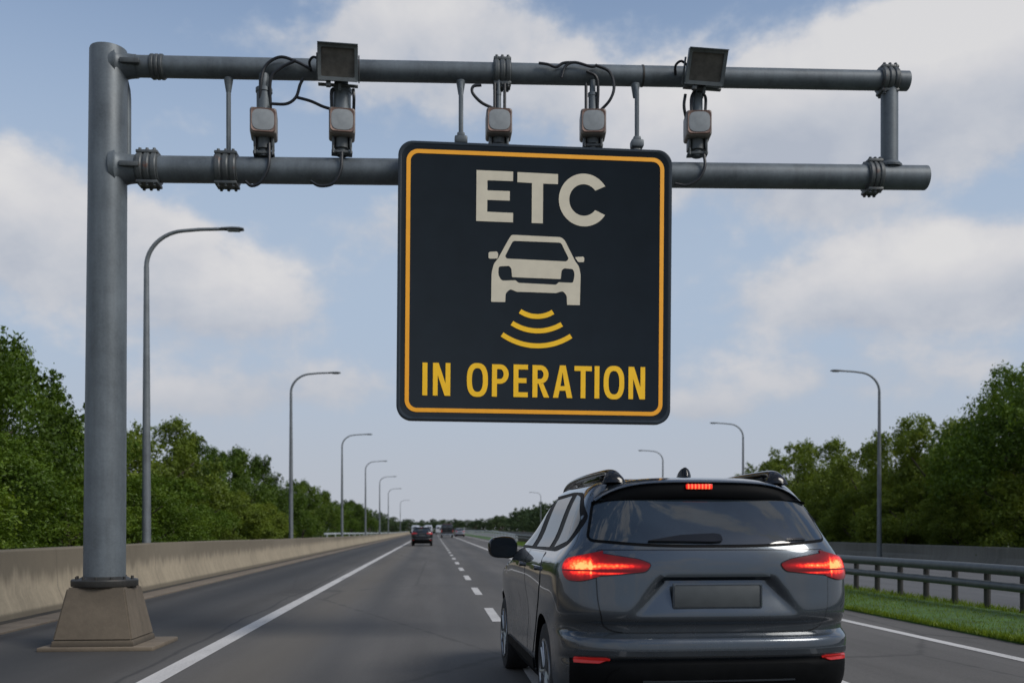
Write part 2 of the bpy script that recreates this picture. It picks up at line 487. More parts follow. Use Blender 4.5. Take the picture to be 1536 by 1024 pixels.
# third brake lamp: a row of lit diodes
def brake_mat():
    m, t, p, tc = base_mat('brake_lamp_diodes')
    sep = t.new('ShaderNodeSeparateXYZ'); t.con(tc.outputs['Object'], sep.inputs[0])
    w = t.math('SINE', t.math('MULTIPLY', sep.outputs[0], 2 * pi / 0.022))
    c = t.ramp(t.math('MULTIPLY_ADD', w, 0.5, 0.5), [(0.0, (0.75, 0.015, 0.01)), (0.6, (1.0, 0.05, 0.02)), (1.0, (1.0, 0.28, 0.10))])
    p.inputs['Base Color'].default_value = (0.2, 0.005, 0.005, 1); p.inputs['Roughness'].default_value = 0.2
    t.con(c, p.inputs['Emission Color']); p.inputs['Emission Strength'].default_value = 1.1
    return m
M['brake'] = brake_mat()

# ------------------------------------------------------------------ world: sky + clouds, sun
SUN = Vector((0.72, -0.50, 0.78)).normalized()
EL = math.asin(SUN.z); ROT = atan2(SUN.x, SUN.y)
w = bpy.data.worlds.new('World'); sc.world = w; w.use_nodes = True
t = NT(w.node_tree)
bg = t.n['Background']; out = t.n['World Output']
sky = t.new('ShaderNodeTexSky', sky_type='NISHITA'); sky.sun_disc = False
sky.sun_elevation = EL; sky.sun_rotation = ROT; sky.air_density = 1.0; sky.dust_density = 0.8; sky.ozone_density = 2.2
t.con(sky.outputs[0], bg.inputs['Color']); bg.inputs['Strength'].default_value = 0.135
tc = t.new('ShaderNodeTexCoord')
vec = tc.outputs['Generated']
sep = t.new('ShaderNodeSeparateXYZ'); t.con(vec, sep.inputs[0])
az = t.math('ARCTAN2', sep.outputs[0], sep.outputs[1])
el = t.math('ARCSINE', sep.outputs[2])
cmb = t.new('ShaderNodeCombineXYZ'); t.con(az, cmb.inputs[0]); t.con(t.math('MULTIPLY', el, 1.4), cmb.inputs[1])
cv = cmb.outputs[0]
nA = t.noise(cv, 7.0, 8, 0.58, 0.1)
nB = t.noise(cv, 2.2, 5, 0.5, 0.2)
nC = t.noise(cv, 16, 6, 0.6)
# cloud banks (azimuth, elevation, half width, half height, weight) in degrees
def dirdeg(px, py):
    u = (px - 768) / 1493.0; v = (793 - py) / 1493.0
    return math.degrees(math.atan(u) + YAW), math.degrees(math.atan(v / sqrt(1 + u * u)))
banks = []
for (px, py, hw, hh, k) in [(560, 75, 260, 75, 0.62), (700, 20, 200, 40, .45), (1330, 150, 320, 100, 1.0), (1080, 190, 260, 75, 0.75), (1500, 60, 180, 75, .8),
                            (40, 320, 130, 95, 1.05), (330, 450, 190, 72, 0.85), (240, 350, 80, 45, 0.6), (1330, 425, 240, 72, 1.0), (1500, 400, 120, 55, .8), (600, 330, 110, 60, 0.5), (1240, 300, 120, 40, 0.5),
                            (480, 570, 180, 40, 0.55), (290, 600, 160, 36, 0.55), (1040, 612, 90, 26, 0.6), (1300, 560, 320, 50, 0.45), (800, 130, 200, 60, 0.4)]:
    a, e = dirdeg(px, py)
    banks.append((a, e, hw / 26.0, hh / 26.0, k))
tot = None; shade = None
for (a, e, hw, hh, k) in banks:
    da = t.math('DIVIDE', t.math('SUBTRACT', az, radians(a)), radians(hw))
    de = t.math('DIVIDE', t.math('SUBTRACT', el, radians(e)), radians(hh))
    r2 = t.math('ADD', t.math('MULTIPLY', da, da), t.math('MULTIPLY', de, de))
    g = t.math('MULTIPLY', t.math('EXPONENT', t.math('MULTIPLY', r2, -1.1)), k)
    s = t.math('MULTIPLY', g, de)
    tot = g if tot is None else t.math('ADD', tot, g)
    shade = s if shade is None else t.math('ADD', shade, s)
# the rest of the sky is broken cloud too
rest = t.math('MULTIPLY', t.smooth(t.math('ABSOLUTE', az), 0.55, 0.9), t.smooth(nB, 0.42, 0.62))
rest2 = t.math('MULTIPLY', t.smooth(el, 0.5, 0.75), t.smooth(nB, 0.42, 0.62))
tot = t.math('ADD', tot, t.math('MULTIPLY', t.math('MAXIMUM', rest, rest2), 0.7))
dens = t.math('ADD', tot, t.math('ADD', t.math('MULTIPLY', t.math('SUBTRACT', nA, 0.5), 1.5), t.math('MULTIPLY', t.math('SUBTRACT', nC, 0.5), 0.55)))
mask = t.math('MULTIPLY', t.smooth(dens, 0.20, 0.60), 0.92)
soft = t.smooth(dens, 0.1, 1.1)
h1 = t.math('MULTIPLY_ADD', t.math('SUBTRACT', 1.0, t.smooth(el, 0.22, 0.62)), 0.88, 0.05)     # pale blue haze, denser lower down
h2 = t.math('MULTIPLY', t.math('SUBTRACT', 1.0, t.smooth(el, 0.0, 0.22)), 0.92)                # grey bank on the horizon
inv = lambda v: t.math('SUBTRACT', 1.0, v)
F = inv(t.math('MULTIPLY', t.math('MULTIPLY', inv(mask), inv(h1)), inv(h2)))
lit = t.math('ADD', t.math('MULTIPLY', shade, 0.75), t.math('ADD', t.math('ADD', t.math('MULTIPLY', t.math('SUBTRACT', nA, 0.5), 1.3), t.math('MULTIPLY', t.math('SUBTRACT', nC, 0.5), 0.35)), t.math('MULTIPLY_ADD', soft, 0.25, 0.38)))
ccol = t.ramp(lit, [(0.05, (0.44, 0.475, 0.55)), (0.36, (0.54, 0.56, 0.61)), (0.7, (0.655, 0.65, 0.67)), (1.0, (0.74, 0.725, 0.72))])
hz = t.mix(mask, (0.415, 0.505, 0.635), ccol)
hz = t.mix(h2, hz, (0.470, 0.495, 0.550))
bg2 = t.new('ShaderNodeBackground'); t.con(hz, bg2.inputs['Color']); bg2.inputs['Strength'].default_value = 1.0
mask = F
mx = t.new('ShaderNodeMixShader'); t.con(mask, mx.inputs[0]); t.con(bg.outputs[0], mx.inputs[1]); t.con(bg2.outputs[0], mx.inputs[2])
t.con(mx.outputs[0], out.inputs['Surface'])

sd = bpy.data.lights.new('sun', 'SUN'); sd.energy = 2.3; sd.angle = radians(24); sd.color = (1.0, 0.95, 0.88)
so = bpy.data.objects.new('sun', sd); COL.objects.link(so)
so.rotation_euler = SUN.to_track_quat('Z', 'Y').to_euler()
so.location = (30, -10, 40)

# ------------------------------------------------------------------ setting
def yr(a, b, step):
    n = max(1, int((b - a) / step)); return [a + (b - a) * i / n for i in range(n + 1)]
bm = BM(); sheet(bm, -1500, 1500, [-300, 0, 100, 400, 1000, 3500], 0.0)
tag(link('ground', bm, M['earth'], smooth=False), kind='structure')
bm = BM(); sheet(bm, -5.5, 6.83, [-40, 0, 40, 120, 325], 0.008)
tag(link('road', bm, M['asphalt'], smooth=False), kind='structure')
bm = BM(); sheet(bm, -6.25, -5.92, [-40, 0, 60, 325], 0.008)
tag(link('gutter', bm, M['gutter'], smooth=False), kind='structure')
bm = BM(); sheet(bm, 9.3, 18.4, [-40, 0, 60, 325], 0.008)
tag(link('opposite_road', bm, M['asphalt_far'], smooth=False), kind='structure')
bm = BM(); extrude_profile(bm, [(-5.92, -0.05), (-5.48, -0.05), (-5.48, 0.03), (-5.51, 0.042), (-5.89, 0.042), (-5.92, 0.03)], yr(-30, 300, 6))
tag(link('kerb', bm, M['kerb'], angle=25), kind='structure')
bm = BM(); extrude_profile(bm, [(6.83, -0.05), (9.3, -0.05), (9.28, 0.03), (8.9, 0.06), (7.2, 0.06), (6.86, 0.03)], yr(-30, 320, 4))
for v in bm.verts:
    if v.co.z > 0.01: v.co.x += random.uniform(-.03, .03); v.co.z += random.uniform(-.01, .012)
tag(link('grass_verge', bm, M['grass_ground']), kind='structure')

def line(x, w_, y0, y1, name='lane_line'):
    bm = BM(); ys = yr(y0, y1, 8)
    sheet(bm, x - w_ / 2, x + w_ / 2, ys, 0.012)
    return tag(link(name, bm, M['line'], smooth=False), kind='structure')
line(-2.48, 0.21, -10, 325)
line(3.52, 0.19, -10, 325)
line(6.02, 0.15, -10, 325)
line(17.9, 0.14, -10, 325)
bm = BM(); y = 14.4 - 5.9 * 4
while y < 300:
    sheet(bm, 0.93 - 0.075, 0.93 + 0.075, [y, y + 2.5], 0.012); y += 5.9
tag(link('lane_line', bm, M['line'], smooth=False), kind='structure')

# left barrier wall, a little lower with distance
def wall_h(y):
    P = [(-60, 1.03), (25, 1.03), (45, 0.92), (70, 0.82), (100, 0.72), (320, 0.6)]
    for (a, ha), (b, hb) in zip(P, P[1:]):
        if y <= b: return ha + (hb - ha) * max(0, (y - a)) / (b - a)
    return 0.6
def wall(name, x, sgn, hf, y0, y1, m, prof, label):
    root = empty(name, (x, y0, 0), 0, label, 'barrier wall')
    bm = BM(); ys = yr(y0, y1, 2.0)
    pr = [(sgn * a, b) for a, b in prof]
    rings = []
    for y in ys:
        k = hf(y)
        rings.append([bm.verts.new((a + random.uniform(-.004, .004), y - y0, b * k + (random.uniform(-.006, .006) if b > .9 else 0))) for a, b in pr])
    n = len(pr)
    for i in range(len(ys) - 1):
        for k in range(n - 1):
            bm.faces.new((rings[i][k], rings[i][k + 1], rings[i + 1][k + 1], rings[i + 1][k]))
    bm.faces.new(rings[0]); bm.faces.new(rings[-1])
    bmesh.ops.recalc_face_normals(bm, faces=bm.faces[:])
    link('wall_body', bm, m, root, angle=30)
    return root
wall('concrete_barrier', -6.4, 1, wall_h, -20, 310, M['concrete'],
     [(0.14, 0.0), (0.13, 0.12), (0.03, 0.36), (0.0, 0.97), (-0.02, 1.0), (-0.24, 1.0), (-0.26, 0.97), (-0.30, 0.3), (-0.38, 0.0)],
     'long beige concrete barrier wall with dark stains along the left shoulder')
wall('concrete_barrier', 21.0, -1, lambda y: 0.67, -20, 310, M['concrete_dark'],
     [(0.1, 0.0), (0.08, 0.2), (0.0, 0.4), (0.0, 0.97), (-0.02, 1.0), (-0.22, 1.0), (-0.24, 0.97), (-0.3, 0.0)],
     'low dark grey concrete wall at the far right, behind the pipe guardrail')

# pipe guardrail on the right verge
def pipe_rail(x, y0, y1, step, zs, rs, m, mp, label, pr=0.055, group=None, name='guardrail', ph=None):
    root = empty(name, (x, y0, 0), 0, label, 'guardrail')
    for z, r in zip(zs, rs):
        bm = BM()
        ys = yr(0, y1 - y0, 4)
        tube(bm, [(0, yy, (z(yy + y0) if callable(z) else z) + 0.006 * sin(yy * .9)) for yy in ys], r, 14)
        link('rail', bm, m, root)
    n = int((y1 - y0) / step)
    for i in range(n):
        bm = BM()
        yy = 0.3 + i * step
        top = (zs[0](yy + y0) if callable(zs[0]) else zs[0])
        tl = random.uniform(-.012, .012)
        tube(bm, [(0.10, 0, -0.1), (0.10, 0, top - 0.01)], pr, 10)
        box(bm, (0.04, 0, top), (0.10, 0.07, 0.06))
        if len(zs) > 1: box(bm, (0.04, 0, zs[1](yy + y0) if callable(zs[1]) else zs[1]), (0.10, 0.07, 0.06))
        o = link('post', bm, mp, root, loc=(0, yy, 0)); o.rotation_euler = (tl, tl, 0)
    return root
pipe_rail(9.0, 8.3, 108, 1.02, [0.70, 0.44], [0.086, 0.070], M['rail_steel'], M['wood_post'],
          'grey two pipe guardrail on dark posts along the grass verge')
pipe_rail(-7.3, 68, 290, 6.0, [lambda y: 1.02 - min(1, (y - 68) / 120) * 0.4], [0.07], M['pale_rail'], M['pale_rail'],
          'pale metal rail running behind the far end of the left concrete wall', 0.04)
pipe_rail(9.0, 108, 300, 6.0, [lambda y: .70 + .3 * min(1, (y - 108) / 40), lambda y: .44 + .16 * min(1, (y - 108) / 40)], [0.085, 0.07], M['pale_rail'], M['pale_rail'],
          'pale far guardrail between the carriageways, left of the grey car mirror', 0.05)

# ------------------------------------------------------------------ grass blades on the verge
bm = BM()
rg = random.Random(3)
def blade(x, y, z, h, w_):
    a = rg.uniform(0, 2 * pi); lx, ly = rg.uniform(-.5, .5) * h, rg.uniform(-.5, .5) * h
    dx, dy = cos(a) * w_, sin(a) * w_
    v = [bm.verts.new((x - dx, y - dy, z)), bm.verts.new((x + dx, y + dy, z)), bm.verts.new((x + dx * .6 + lx * .5, y + dy * .6 + ly * .5, z + h * .6)), bm.verts.new((x + lx, y + ly, z + h))]
    bm.faces.new((v[0], v[1], v[2])); bm.faces.new((v[0], v[2], v[3]))
for i in range(34000):
    y = 11 + (rg.random() ** 1.35) * 19
    x = 6.8 + rg.random() * 2.6
    if rg.random() < .15: x = 6.80 + rg.random() * .12
    blade(x, y, 0.03, rg.uniform(.03, .085) * (1.6 if abs(x - 9.1) < .2 else 1), rg.uniform(.004, .008))
for i in range(9000):
    blade(6.85 + rg.random() * 2.4, 30 + rg.random() * 70, 0.03, rg.uniform(.05, .1), .02)
tag(link('grass', bm, M['grass'], smooth=False), 'short bright green grass on the verge below the pipe guardrail', 'grass', kind='stuff')

# ------------------------------------------------------------------ gantry
GY = 11.75
def ring_clamp(parent, a, d, r, ln=0.24, bolts=True, lift=0.03):
    """bolted flange pair around a pipe: a centre, d axis"""
    a = Vector(a); d = Vector(d).normalized()
    bm = BM()
    for s in (-1, 0, 1):
        c = a + d * (s * ln * 0.32)
        hw = ln * 0.13
        lathe(bm, [(r + 0.004, -hw), (r + lift, -hw), (r + lift + .008, -hw * .6), (r + lift + .008, hw * .6), (r + lift, hw), (r + 0.004, hw)], c, d, 20)
    lathe(bm, [(r + 0.003, -ln * .5), (r + lift * .8, -ln * .49), (r + lift * .8, ln * .49), (r + .003, ln * .5)], a, d, 20)
    if bolts:
        for s in (-1, 1): box(bm, a + Vector((0, 0, s * (r + lift * .7))), (ln * .98, r * 1.55, .035), .008)
    cl = link('clamp', bm, M['galv_dark'], parent, angle=30)
    if bolts:
        for s in (-1, 1):
            for k in range(2):
                for j in (-1, 0, 1):
                    bm = BM()
                    c = a + d * (j * ln * 0.32) + Vector((0, -(r * 0.55) if k else r * 0.55, s * (r + lift)))
                    lathe(bm, [(.018, -.03), (.018, -.012), (.03, -.012), (.03, .014), (.018, .014), (.018, .034)], c, (0, 0, s), 6)
                    link('bolt', bm, M['galv_dark'], cl, angle=30)
    return cl

PX = -3.755
g = empty('sign_gantry', (PX, GY, 0), 0, 'tall grey steel cantilever gantry on a concrete pedestal, carrying the toll sign', 'gantry')
def L(p): return Vector(p) - Vector((PX, GY, 0))
ptop = 6.845
bm = BM()
lathe(bm, [(0.229, 0.78), (0.224, 2.5), (0.213, 5.0), (0.207, ptop - 0.03), (0.200, ptop - 0.008), (0.18, ptop)], (-.01, 0, 0), (0.052, 0, ptop), 48)
link('pole', bm, M['galv'], g)
bm = BM()
lathe(bm, [(0.33, 0.695), (0.358, 0.70), (0.362, 0.712), (0.362, 0.765), (0.352, 0.78), (0.28, 0.783), (0.235, 0.81)], (0, 0, 0), (0, 0, 1), 40)
for k in range(12):
    a = k * pi / 6
    tube(bm, [(0.305 * cos(a), 0.305 * sin(a), 0.77), (0.305 * cos(a), 0.305 * sin(a), 0.812)], 0.015, 6)
link('base_flange', bm, M['wood_post'], g, angle=30)
bm = BM()
def frustum(bm, hw0, hw1, z0, z1, bev=0.02):
    t_ = bmesh.new()
    vs = []
    for z, h in ((z0, hw0), (z1, hw1)):
        vs.append([t_.verts.new((sx * h, sy * h, z)) for sx, sy in ((-1, -1), (1, -1), (1, 1), (-1, 1))])
    t_.faces.new(list(reversed(vs[0]))); t_.faces.new(vs[1])
    for k in range(4): t_.faces.new((vs[0][k], vs[0][(k + 1) % 4], vs[1][(k + 1) % 4], vs[1][k]))
    bmesh.ops.bevel(t_, geom=list(t_.edges), offset=bev, segments=2, affect='EDGES')
    merge(bm, t_)
frustum(bm, 0.43, 0.315, 0.115, 0.695, 0.018)
frustum(bm, 0.445, 0.432, 0.048, 0.118, 0.008)
link('pedestal', bm, M['pedestal'], g, angle=30)
bm = BM(); box(bm, (0.05, 0.05, 0.027), (1.24, 1.10, 0.05), 0.012)
link('footing_slab', bm, M['kerb'], g, angle=30)

# beams (slightly cambered upwards to the free end)
uL, uR = L(at(196, 100, GY)), L(at(1361, 122, GY))
lL, lR = L(at(200, 254, GY)), L(at(1388, 267, GY))
bm = BM(); rU = 0.121; rL_ = 0.150
tube(bm, [uL - Vector((.12, 0, 0)), uL.lerp(uR, .5), uR], [rU, rU * .98, rU * .96], 32)
link('upper_beam', bm, M['galv'], g)
bm = BM(); tube(bm, [lL - Vector((.12, 0, 0)), lL.lerp(lR, .5), lR], [rL_, rL_ * .99, rL_ * .97], 32)
link('lower_beam', bm, M['galv'], g)
dU = (uR - uL).normalized(); dL = (lR - lL).normalized()
for (p, d, r) in ((uL, dU, rU), (lL, dL, rL_)):   # flared roots at the pole
    bm = BM()
    o = Vector((0.16, 0, p.z - (p.x - .16) * d.z / d.x))
    prof = []
    for k in range(9):
        a = k / 8 * pi / 2
        prof.append((r + 0.008 + 0.075 * (1 - sin(a)), 0.20 * (1 - cos(a)) + 0.0))
    prof = [(r + .083, -.06)] + prof
    lathe(bm, prof, o, d, 32)
    link('beam_root', bm, M['galv'], g)
    bm = BM()   # ribs
    box(bm, o + Vector((0.16, -r - .03, 0)), (0.22, 0.05, 0.06), 0.012)
    link('stiffener', bm, M['galv_dark'], g, angle=30)
def on(beam, px):
    a, b = (uL, uR) if beam == 'u' else (lL, lR)
    x = L(at(px, 200, GY)).x
    return a + (b - a) * ((x - a.x) / (b.x - a.x))
ring_clamp(g, on('u', 237), dU, rU, 0.16, False, 0.012)
ring_clamp(g, on('l', 224), dL, rL_, 0.25)
ring_clamp(g, on('l', 341), dL, rL_, 0.26)
ring_clamp(g, on('u', 753), dU, rU, 0.21)
ring_clamp(g, on('u', 1331), dU, rU, 0.22)
ring_clamp(g, on('l', 1308), dL, rL_, 0.19)
bm = BM()
a, b = on('u', 1334), on('l', 1334)
tube(bm, [a, b], 0.102, 28)
lathe(bm, [(0.11, .0), (0.13, .02), (0.15, .05)], b + Vector((0, 0, rL_ + .03)), (0, 0, -1), 24)
lathe(bm, [(0.11, .0), (0.145, .02), (0.145, .05)], b + Vector((0, 0, rL_ + .015)), (0, 0, -1), 24)
box(bm, b + Vector((-.16, 0, rL_ + .03)), (0.16, 0.04, 0.10), 0.01)
link('end_post', bm, M['galv'], g)
bm = BM()   # conduit beside the pole
p0, p1 = L(at(197, 137, GY)), L(at(195, 235, GY))
tube(bm, [(.19, .10, p0.z + .16), (.215, .10, p0.z + .05), (.222, .10, p0.z - .05), (.222, .10, p1.z - .05)], 0.042, 14)
link('conduit', bm, M['galv'], g)
bm = BM()  # joint ring on the upper beam
lathe(bm, [(rU + .001, -.012), (rU + .004, -.010), (rU + .004, .010), (rU + .001, .012)], on('u', 963), dU, 28)
link('joint_ring', bm, M['wood_post'], g)
# thin hanger rods
for px, foot in ((343, False), (691, True), (952, True)):
    bm = BM()
    a, b = on('u', px), on('l', px)
    zb = b.z + rL_ - .01 if not foot else L(at(px, 214 if px < 800 else 219.5, GY - .15)).z
    yo = 0.0 if not foot else -0.13
    tube(bm, [a + Vector((0, yo * .3, -rU + .01)), Vector((a.x, yo, a.z - rU - .12)), Vector((a.x, yo, zb))], 0.027, 10)
    lathe(bm, [(0.055, 0), (0.05, .04), (0.03, .16)], a + Vector((0, yo * .3, -rU + .005)), (0, 0, -1), 12)
    if foot:
        box(bm, Vector((a.x, yo, zb + .03)), (0.15, 0.13, 0.09), 0.02); box(bm, Vector((a.x, yo, zb + .09)), (0.09, 0.08, 0.06), 0.015)
    link('hanger_rod', bm, M['galv'], g, angle=30)
# loose cables along the upper beam
def cable(parent, pix, Y=GY - .16, r=0.017, pl=True, name='cable'):
    bm = BM()
    tube(bm, spline([at(x, y, Y + (dy[0] if dy else 0)) - Vector((PX, GY, 0)) for (x, y, *dy) in pix], 8), r, 8)
    return link(name, bm, M['cable'], parent)
cable(g, [(808, 95), (822, 97), (834, 101), (845, 95), (862, 94)])
cable(g, [(842, 117), (848, 100), (862, 94), (885, 100), (893, 100)])

# ------------------------------------------------------------------ the sign
SYP = GY - .32
sgc = at(802.0, 425.5, SYP)
SW, SH = 3.178, 3.192
s_root = empty('toll_sign', (sgc.x, SYP, sgc.z - SH / 2), 0, 'big square navy sign with orange border reading ETC IN OPERATION', 'sign')
s_root.rotation_euler = (0, radians(0.45), 0)
def rrect(hw, hh, r, seg=10):
    out = []
    for cx, cz, a0 in ((hw - r, hh - r, 0), (-hw + r, hh - r, 90), (-hw + r, -hh + r, 180), (hw - r, -hh + r, 270)):
        for k in range(seg + 1):
            a = radians(a0 + 90 * k / seg)
            out.append((cx + r * cos(a), cz + r * sin(a)))
    return out
def shift(lp): return [(x, z + SH / 2) for x, z in lp]
bm = BM()
lay = [(0.0, 0.035, 0), (0.0, 0.012, 0), (0.012, 0.0, 1), (0.05, 0.0, 1), (0.062, 0.012, 1), (0.062, 0.10, 0)]
rings = []
for (yb, ins, mi) in [(0.0, 0.040, 0), (-.006, 0.030, 1), (-.006, .012, 1), (0.004, 0.0, 1), (0.10, 0.0, 1), (0.12, 0.02, 1), (0.12, 0.2, 1)]:
    lp = shift(rrect(SW / 2 - ins, SH / 2 - ins, 0.17 - ins * .5 if ins < .15 else .1))
    rings.append(([bm.verts.new((x, yb, z)) for x, z in lp], mi))
n = len(rings[0][0])
f = bm.faces.new(rings[0][0]); f.material_index = 0
for (a, _), (b, mi) in zip(rings, rings[1:]):
    for k in range(n):
        f = bm.faces.new((a[k], a[(k + 1) % n], b[(k + 1) % n], b[k])); f.material_index = 1
f = bm.faces.new(rings[-1][0]); f.material_index = 1
bmesh.ops.recalc_face_normals(bm, faces=bm.faces[:])
link('sign_panel', bm, [M['sign_face'], M['sign_edge']], s_root, angle=30)
bm = BM()
flat(bm, [shift(rrect(SW / 2 - .095, SH / 2 - .095, .135)), shift(rrect(SW / 2 - .142, SH / 2 - .142, .092))], -0.004)
link('border', bm, M['orange'], s_root, smooth=False)
K = SW / 958.0
def Z(pts): return [((x - 517) * K, (526 - y) * K + SH / 2) for x, y in pts]
def arc_strip(cx, cy, ro, ri, a0, a1, n=40, sx=1, sy=1):
    o = [(cx + sx * ro * cos(radians(a0 + (a1 - a0) * k / n)), cy + sy * ro * sin(radians(a0 + (a1 - a0) * k / n))) for k in range(n + 1)]
    i = [(cx + sx * ri * cos(radians(a1 + (a0 - a1) * k / n)), cy + sy * ri * sin(radians(a1 + (a0 - a1) * k / n))) for k in range(n + 1)]
    return o + i
bm = BM()   # ETC
flat(bm, [Z([(308, 139), (435, 140), (435, 173), (346, 173), (346, 208), (424, 208), (424, 241), (346, 241), (346, 282), (436, 283), (436, 316), (308, 315)])], -.004)
flat(bm, [Z([(450, 141), (592, 143), (592, 178), (540, 178), (540, 316), (501, 316), (501, 177), (450, 176)])], -.004)
cpts = []
for k in range(49):
    a = radians(33 + (327 - 33) * k / 48); cpts.append((684 + 90 * cos(a) * .985, 230 - 92 * sin(a)))
cin = []
for k in range(49):
    a = radians(322 + (38 - 322) * k / 48); cin.append((683 + 51 * cos(a), 230 - 55 * sin(a)))
# cut ends at a slant like the photo
flat(bm, [Z(cpts[:0] + cpts + cin)], -.004)
link('lettering', bm, M['cream'], s_root, smooth=False)
bm = BM()   # car pictogram
rp = lambda pts, r: [tuple(p) for p in round_poly(pts, r, 4)]
body = rp([(432, 359, 10), (604, 362, 10), (617, 372), (655, 445, 6), (668, 462), (674, 490, 10), (672, 597, 2), (627, 597, 2), (626, 565, 8), (612, 549, 8), (588, 557, 4), (450, 556, 4), (428, 547, 8), (412, 562, 8), (411, 593, 2), (362, 593, 2), (363, 490, 10), (371, 460), (384, 444, 6), (424, 370)], 8)
wind = rp([(436, 380), (604, 381), (632, 436), (624, 446), (415, 442), (409, 434)], 8)
hole = rp([(387, 470, 8), (425, 467, 8), (432, 478, 4), (434, 506, 3), (604, 508, 3), (607, 478, 4), (615, 470, 8), (648, 472, 8), (653, 490, 8), (648, 520, 8), (597, 519, 3), (588, 528, 4), (457, 525, 4), (446, 516, 3), (398, 519, 8), (386, 500, 8)], 6)
flat(bm, [Z(body), Z(wind), Z(hole)], -.004)
flat(bm, [Z(rp([(352, 421), (381, 418), (386, 428), (383, 443), (352, 444)], 5))], -.004)
flat(bm, [Z(rp([(653, 430), (684, 427), (687, 436), (685, 447), (665, 447)], 5))], -.004)
link('car_pictogram', bm, M['cream'], s_root, smooth=False)
for (x0, x1, ye, yb) in ((463, 578, 623, 640), (435, 609, 665, 690), (401, 642, 705, 742)):
    c = (x1 - x0) / 2; s = yb - ye; R = (c * c + s * s) / (2 * s); cx = (x0 + x1) / 2; cy = yb - R
    h = math.degrees(math.asin(c / R))
    bm = BM(); flat(bm, [Z(arc_strip(cx, cy, R + 8.5, R - 8.5, 90 - h, 90 + h, 24))], -.004)
    link('wave', bm, M['yellow'], s_root, smooth=False)
bm = BM()   # IN OPERATION
T0, B0, SK = 808, 921, 17.5
def rect(x0, x1, y0, y1): flat(bm, [Z([(x0, y0), (x1, y0), (x1, y1), (x0, y1)])], -.004)
def letN(x0, x1, dy=0):
    flat(bm, [Z([(x0, T0), (x0 + SK + 2, T0), (x1 - SK + 1, B0 - 42), (x1 - SK + 1, T0), (x1, T0), (x1, B0), (x1 - SK - 2, B0), (x0 + SK - 1, T0 + 42), (x0 + SK - 1, B0), (x0, B0)])], -.004)
def se(cx, cy, rx, ry, n=2.5, k=48): return [(cx + rx * math.copysign(abs(cos(2 * pi * i / k)) ** (2 / n), cos(2 * pi * i / k)), cy + ry * math.copysign(abs(sin(2 * pi * i / k)) ** (2 / n), sin(2 * pi * i / k))) for i in range(k)]
def letO(x0, x1):
    cx, cy = (x0 + x1) / 2, (T0 + B0) / 2
    flat(bm, [Z(se(cx, cy, (x1 - x0) / 2, (B0 - T0) / 2 + 2)), Z(se(cx, cy, (x1 - x0) / 2 - SK, (B0 - T0) / 2 - SK + 2))], -.004)
def bowl(x0, x1, y0, y1, tail=None):
    # P outline: stem + bowl as one shape with a hole
    r = (y1 - y0) / 2; cx = x1 - r * .9; pts = [(x0, y0)]
    pts += [(cx + r * .9 * cos(radians(a)), (y0 + y1) / 2 + r * sin(radians(a))) for a in range(-90, 91, 10)]
    if tail: pts += tail
    else: pts += [(x0 + SK, y1), (x0 + SK, B0)]
    pts += [(x0, B0)]
    r2 = r - SK + 1; hole = [(x0 + SK, y0 + SK - 1)]
    hole += [(cx + (r * .9 - SK) * cos(radians(a)), (y0 + y1) / 2 + r2 * sin(radians(a))) for a in range(-90, 91, 10)]
    hole += [(x0 + SK, y1 - SK + 1)]
    flat(bm, [Z(pts), Z(hole)], -.004)
rect(127, 144, T0, B0); letN(163, 223); letO(280, 353)
bowl(367, 425, T0 + 1, 876)
flat(bm, [Z([(442, T0), (492, T0), (492, T0 + 17), (459, T0 + 17), (459, 855), (487, 855), (487, 872), (459, 872), (459, B0 - 17), (492, B0 - 17), (492, B0), (442, B0)])], -.004)
bowl(508, 564, T0 + 1, 873, [(545, 870), (567, B0), (548, B0), (529, 873), (508 + SK, 873), (508 + SK, B0)])
flat(bm, [Z([(604, T0), (624, T0), (648, B0), (629, B0), (624, 896), (603, 896), (598, B0), (580, B0)]), Z([(613.5, 832), (621, 880), (606, 880)])], -.004)
flat(bm, [Z([(655, T0 + 1), (716, T0 + 1), (716, T0 + 18), (694, T0 + 18), (694, B0), (677, B0), (677, T0 + 18), (655, T0 + 18)])], -.004)
rect(726, 743, T0, B0); letO(758, 831); letN(846, 905)
link('lettering', bm, M['yellow'], s_root, smooth=False)
bm = BM()  # clamps that hold the panel to the lower beam
for dx in (-1.2, -0.35, 0.5, 1.2):
    zc = lL.z + (lR.z - lL.z) * ((sgc.x + dx - PX - lL.x) / (lR.x - lL.x)) - (sgc.z - SH / 2)
    box(bm, (dx, 0.16, zc), (0.08, 0.10, 0.5), 0.01)
link('mounting_bracket', bm, M['galv_dark'], s_root, angle=30)

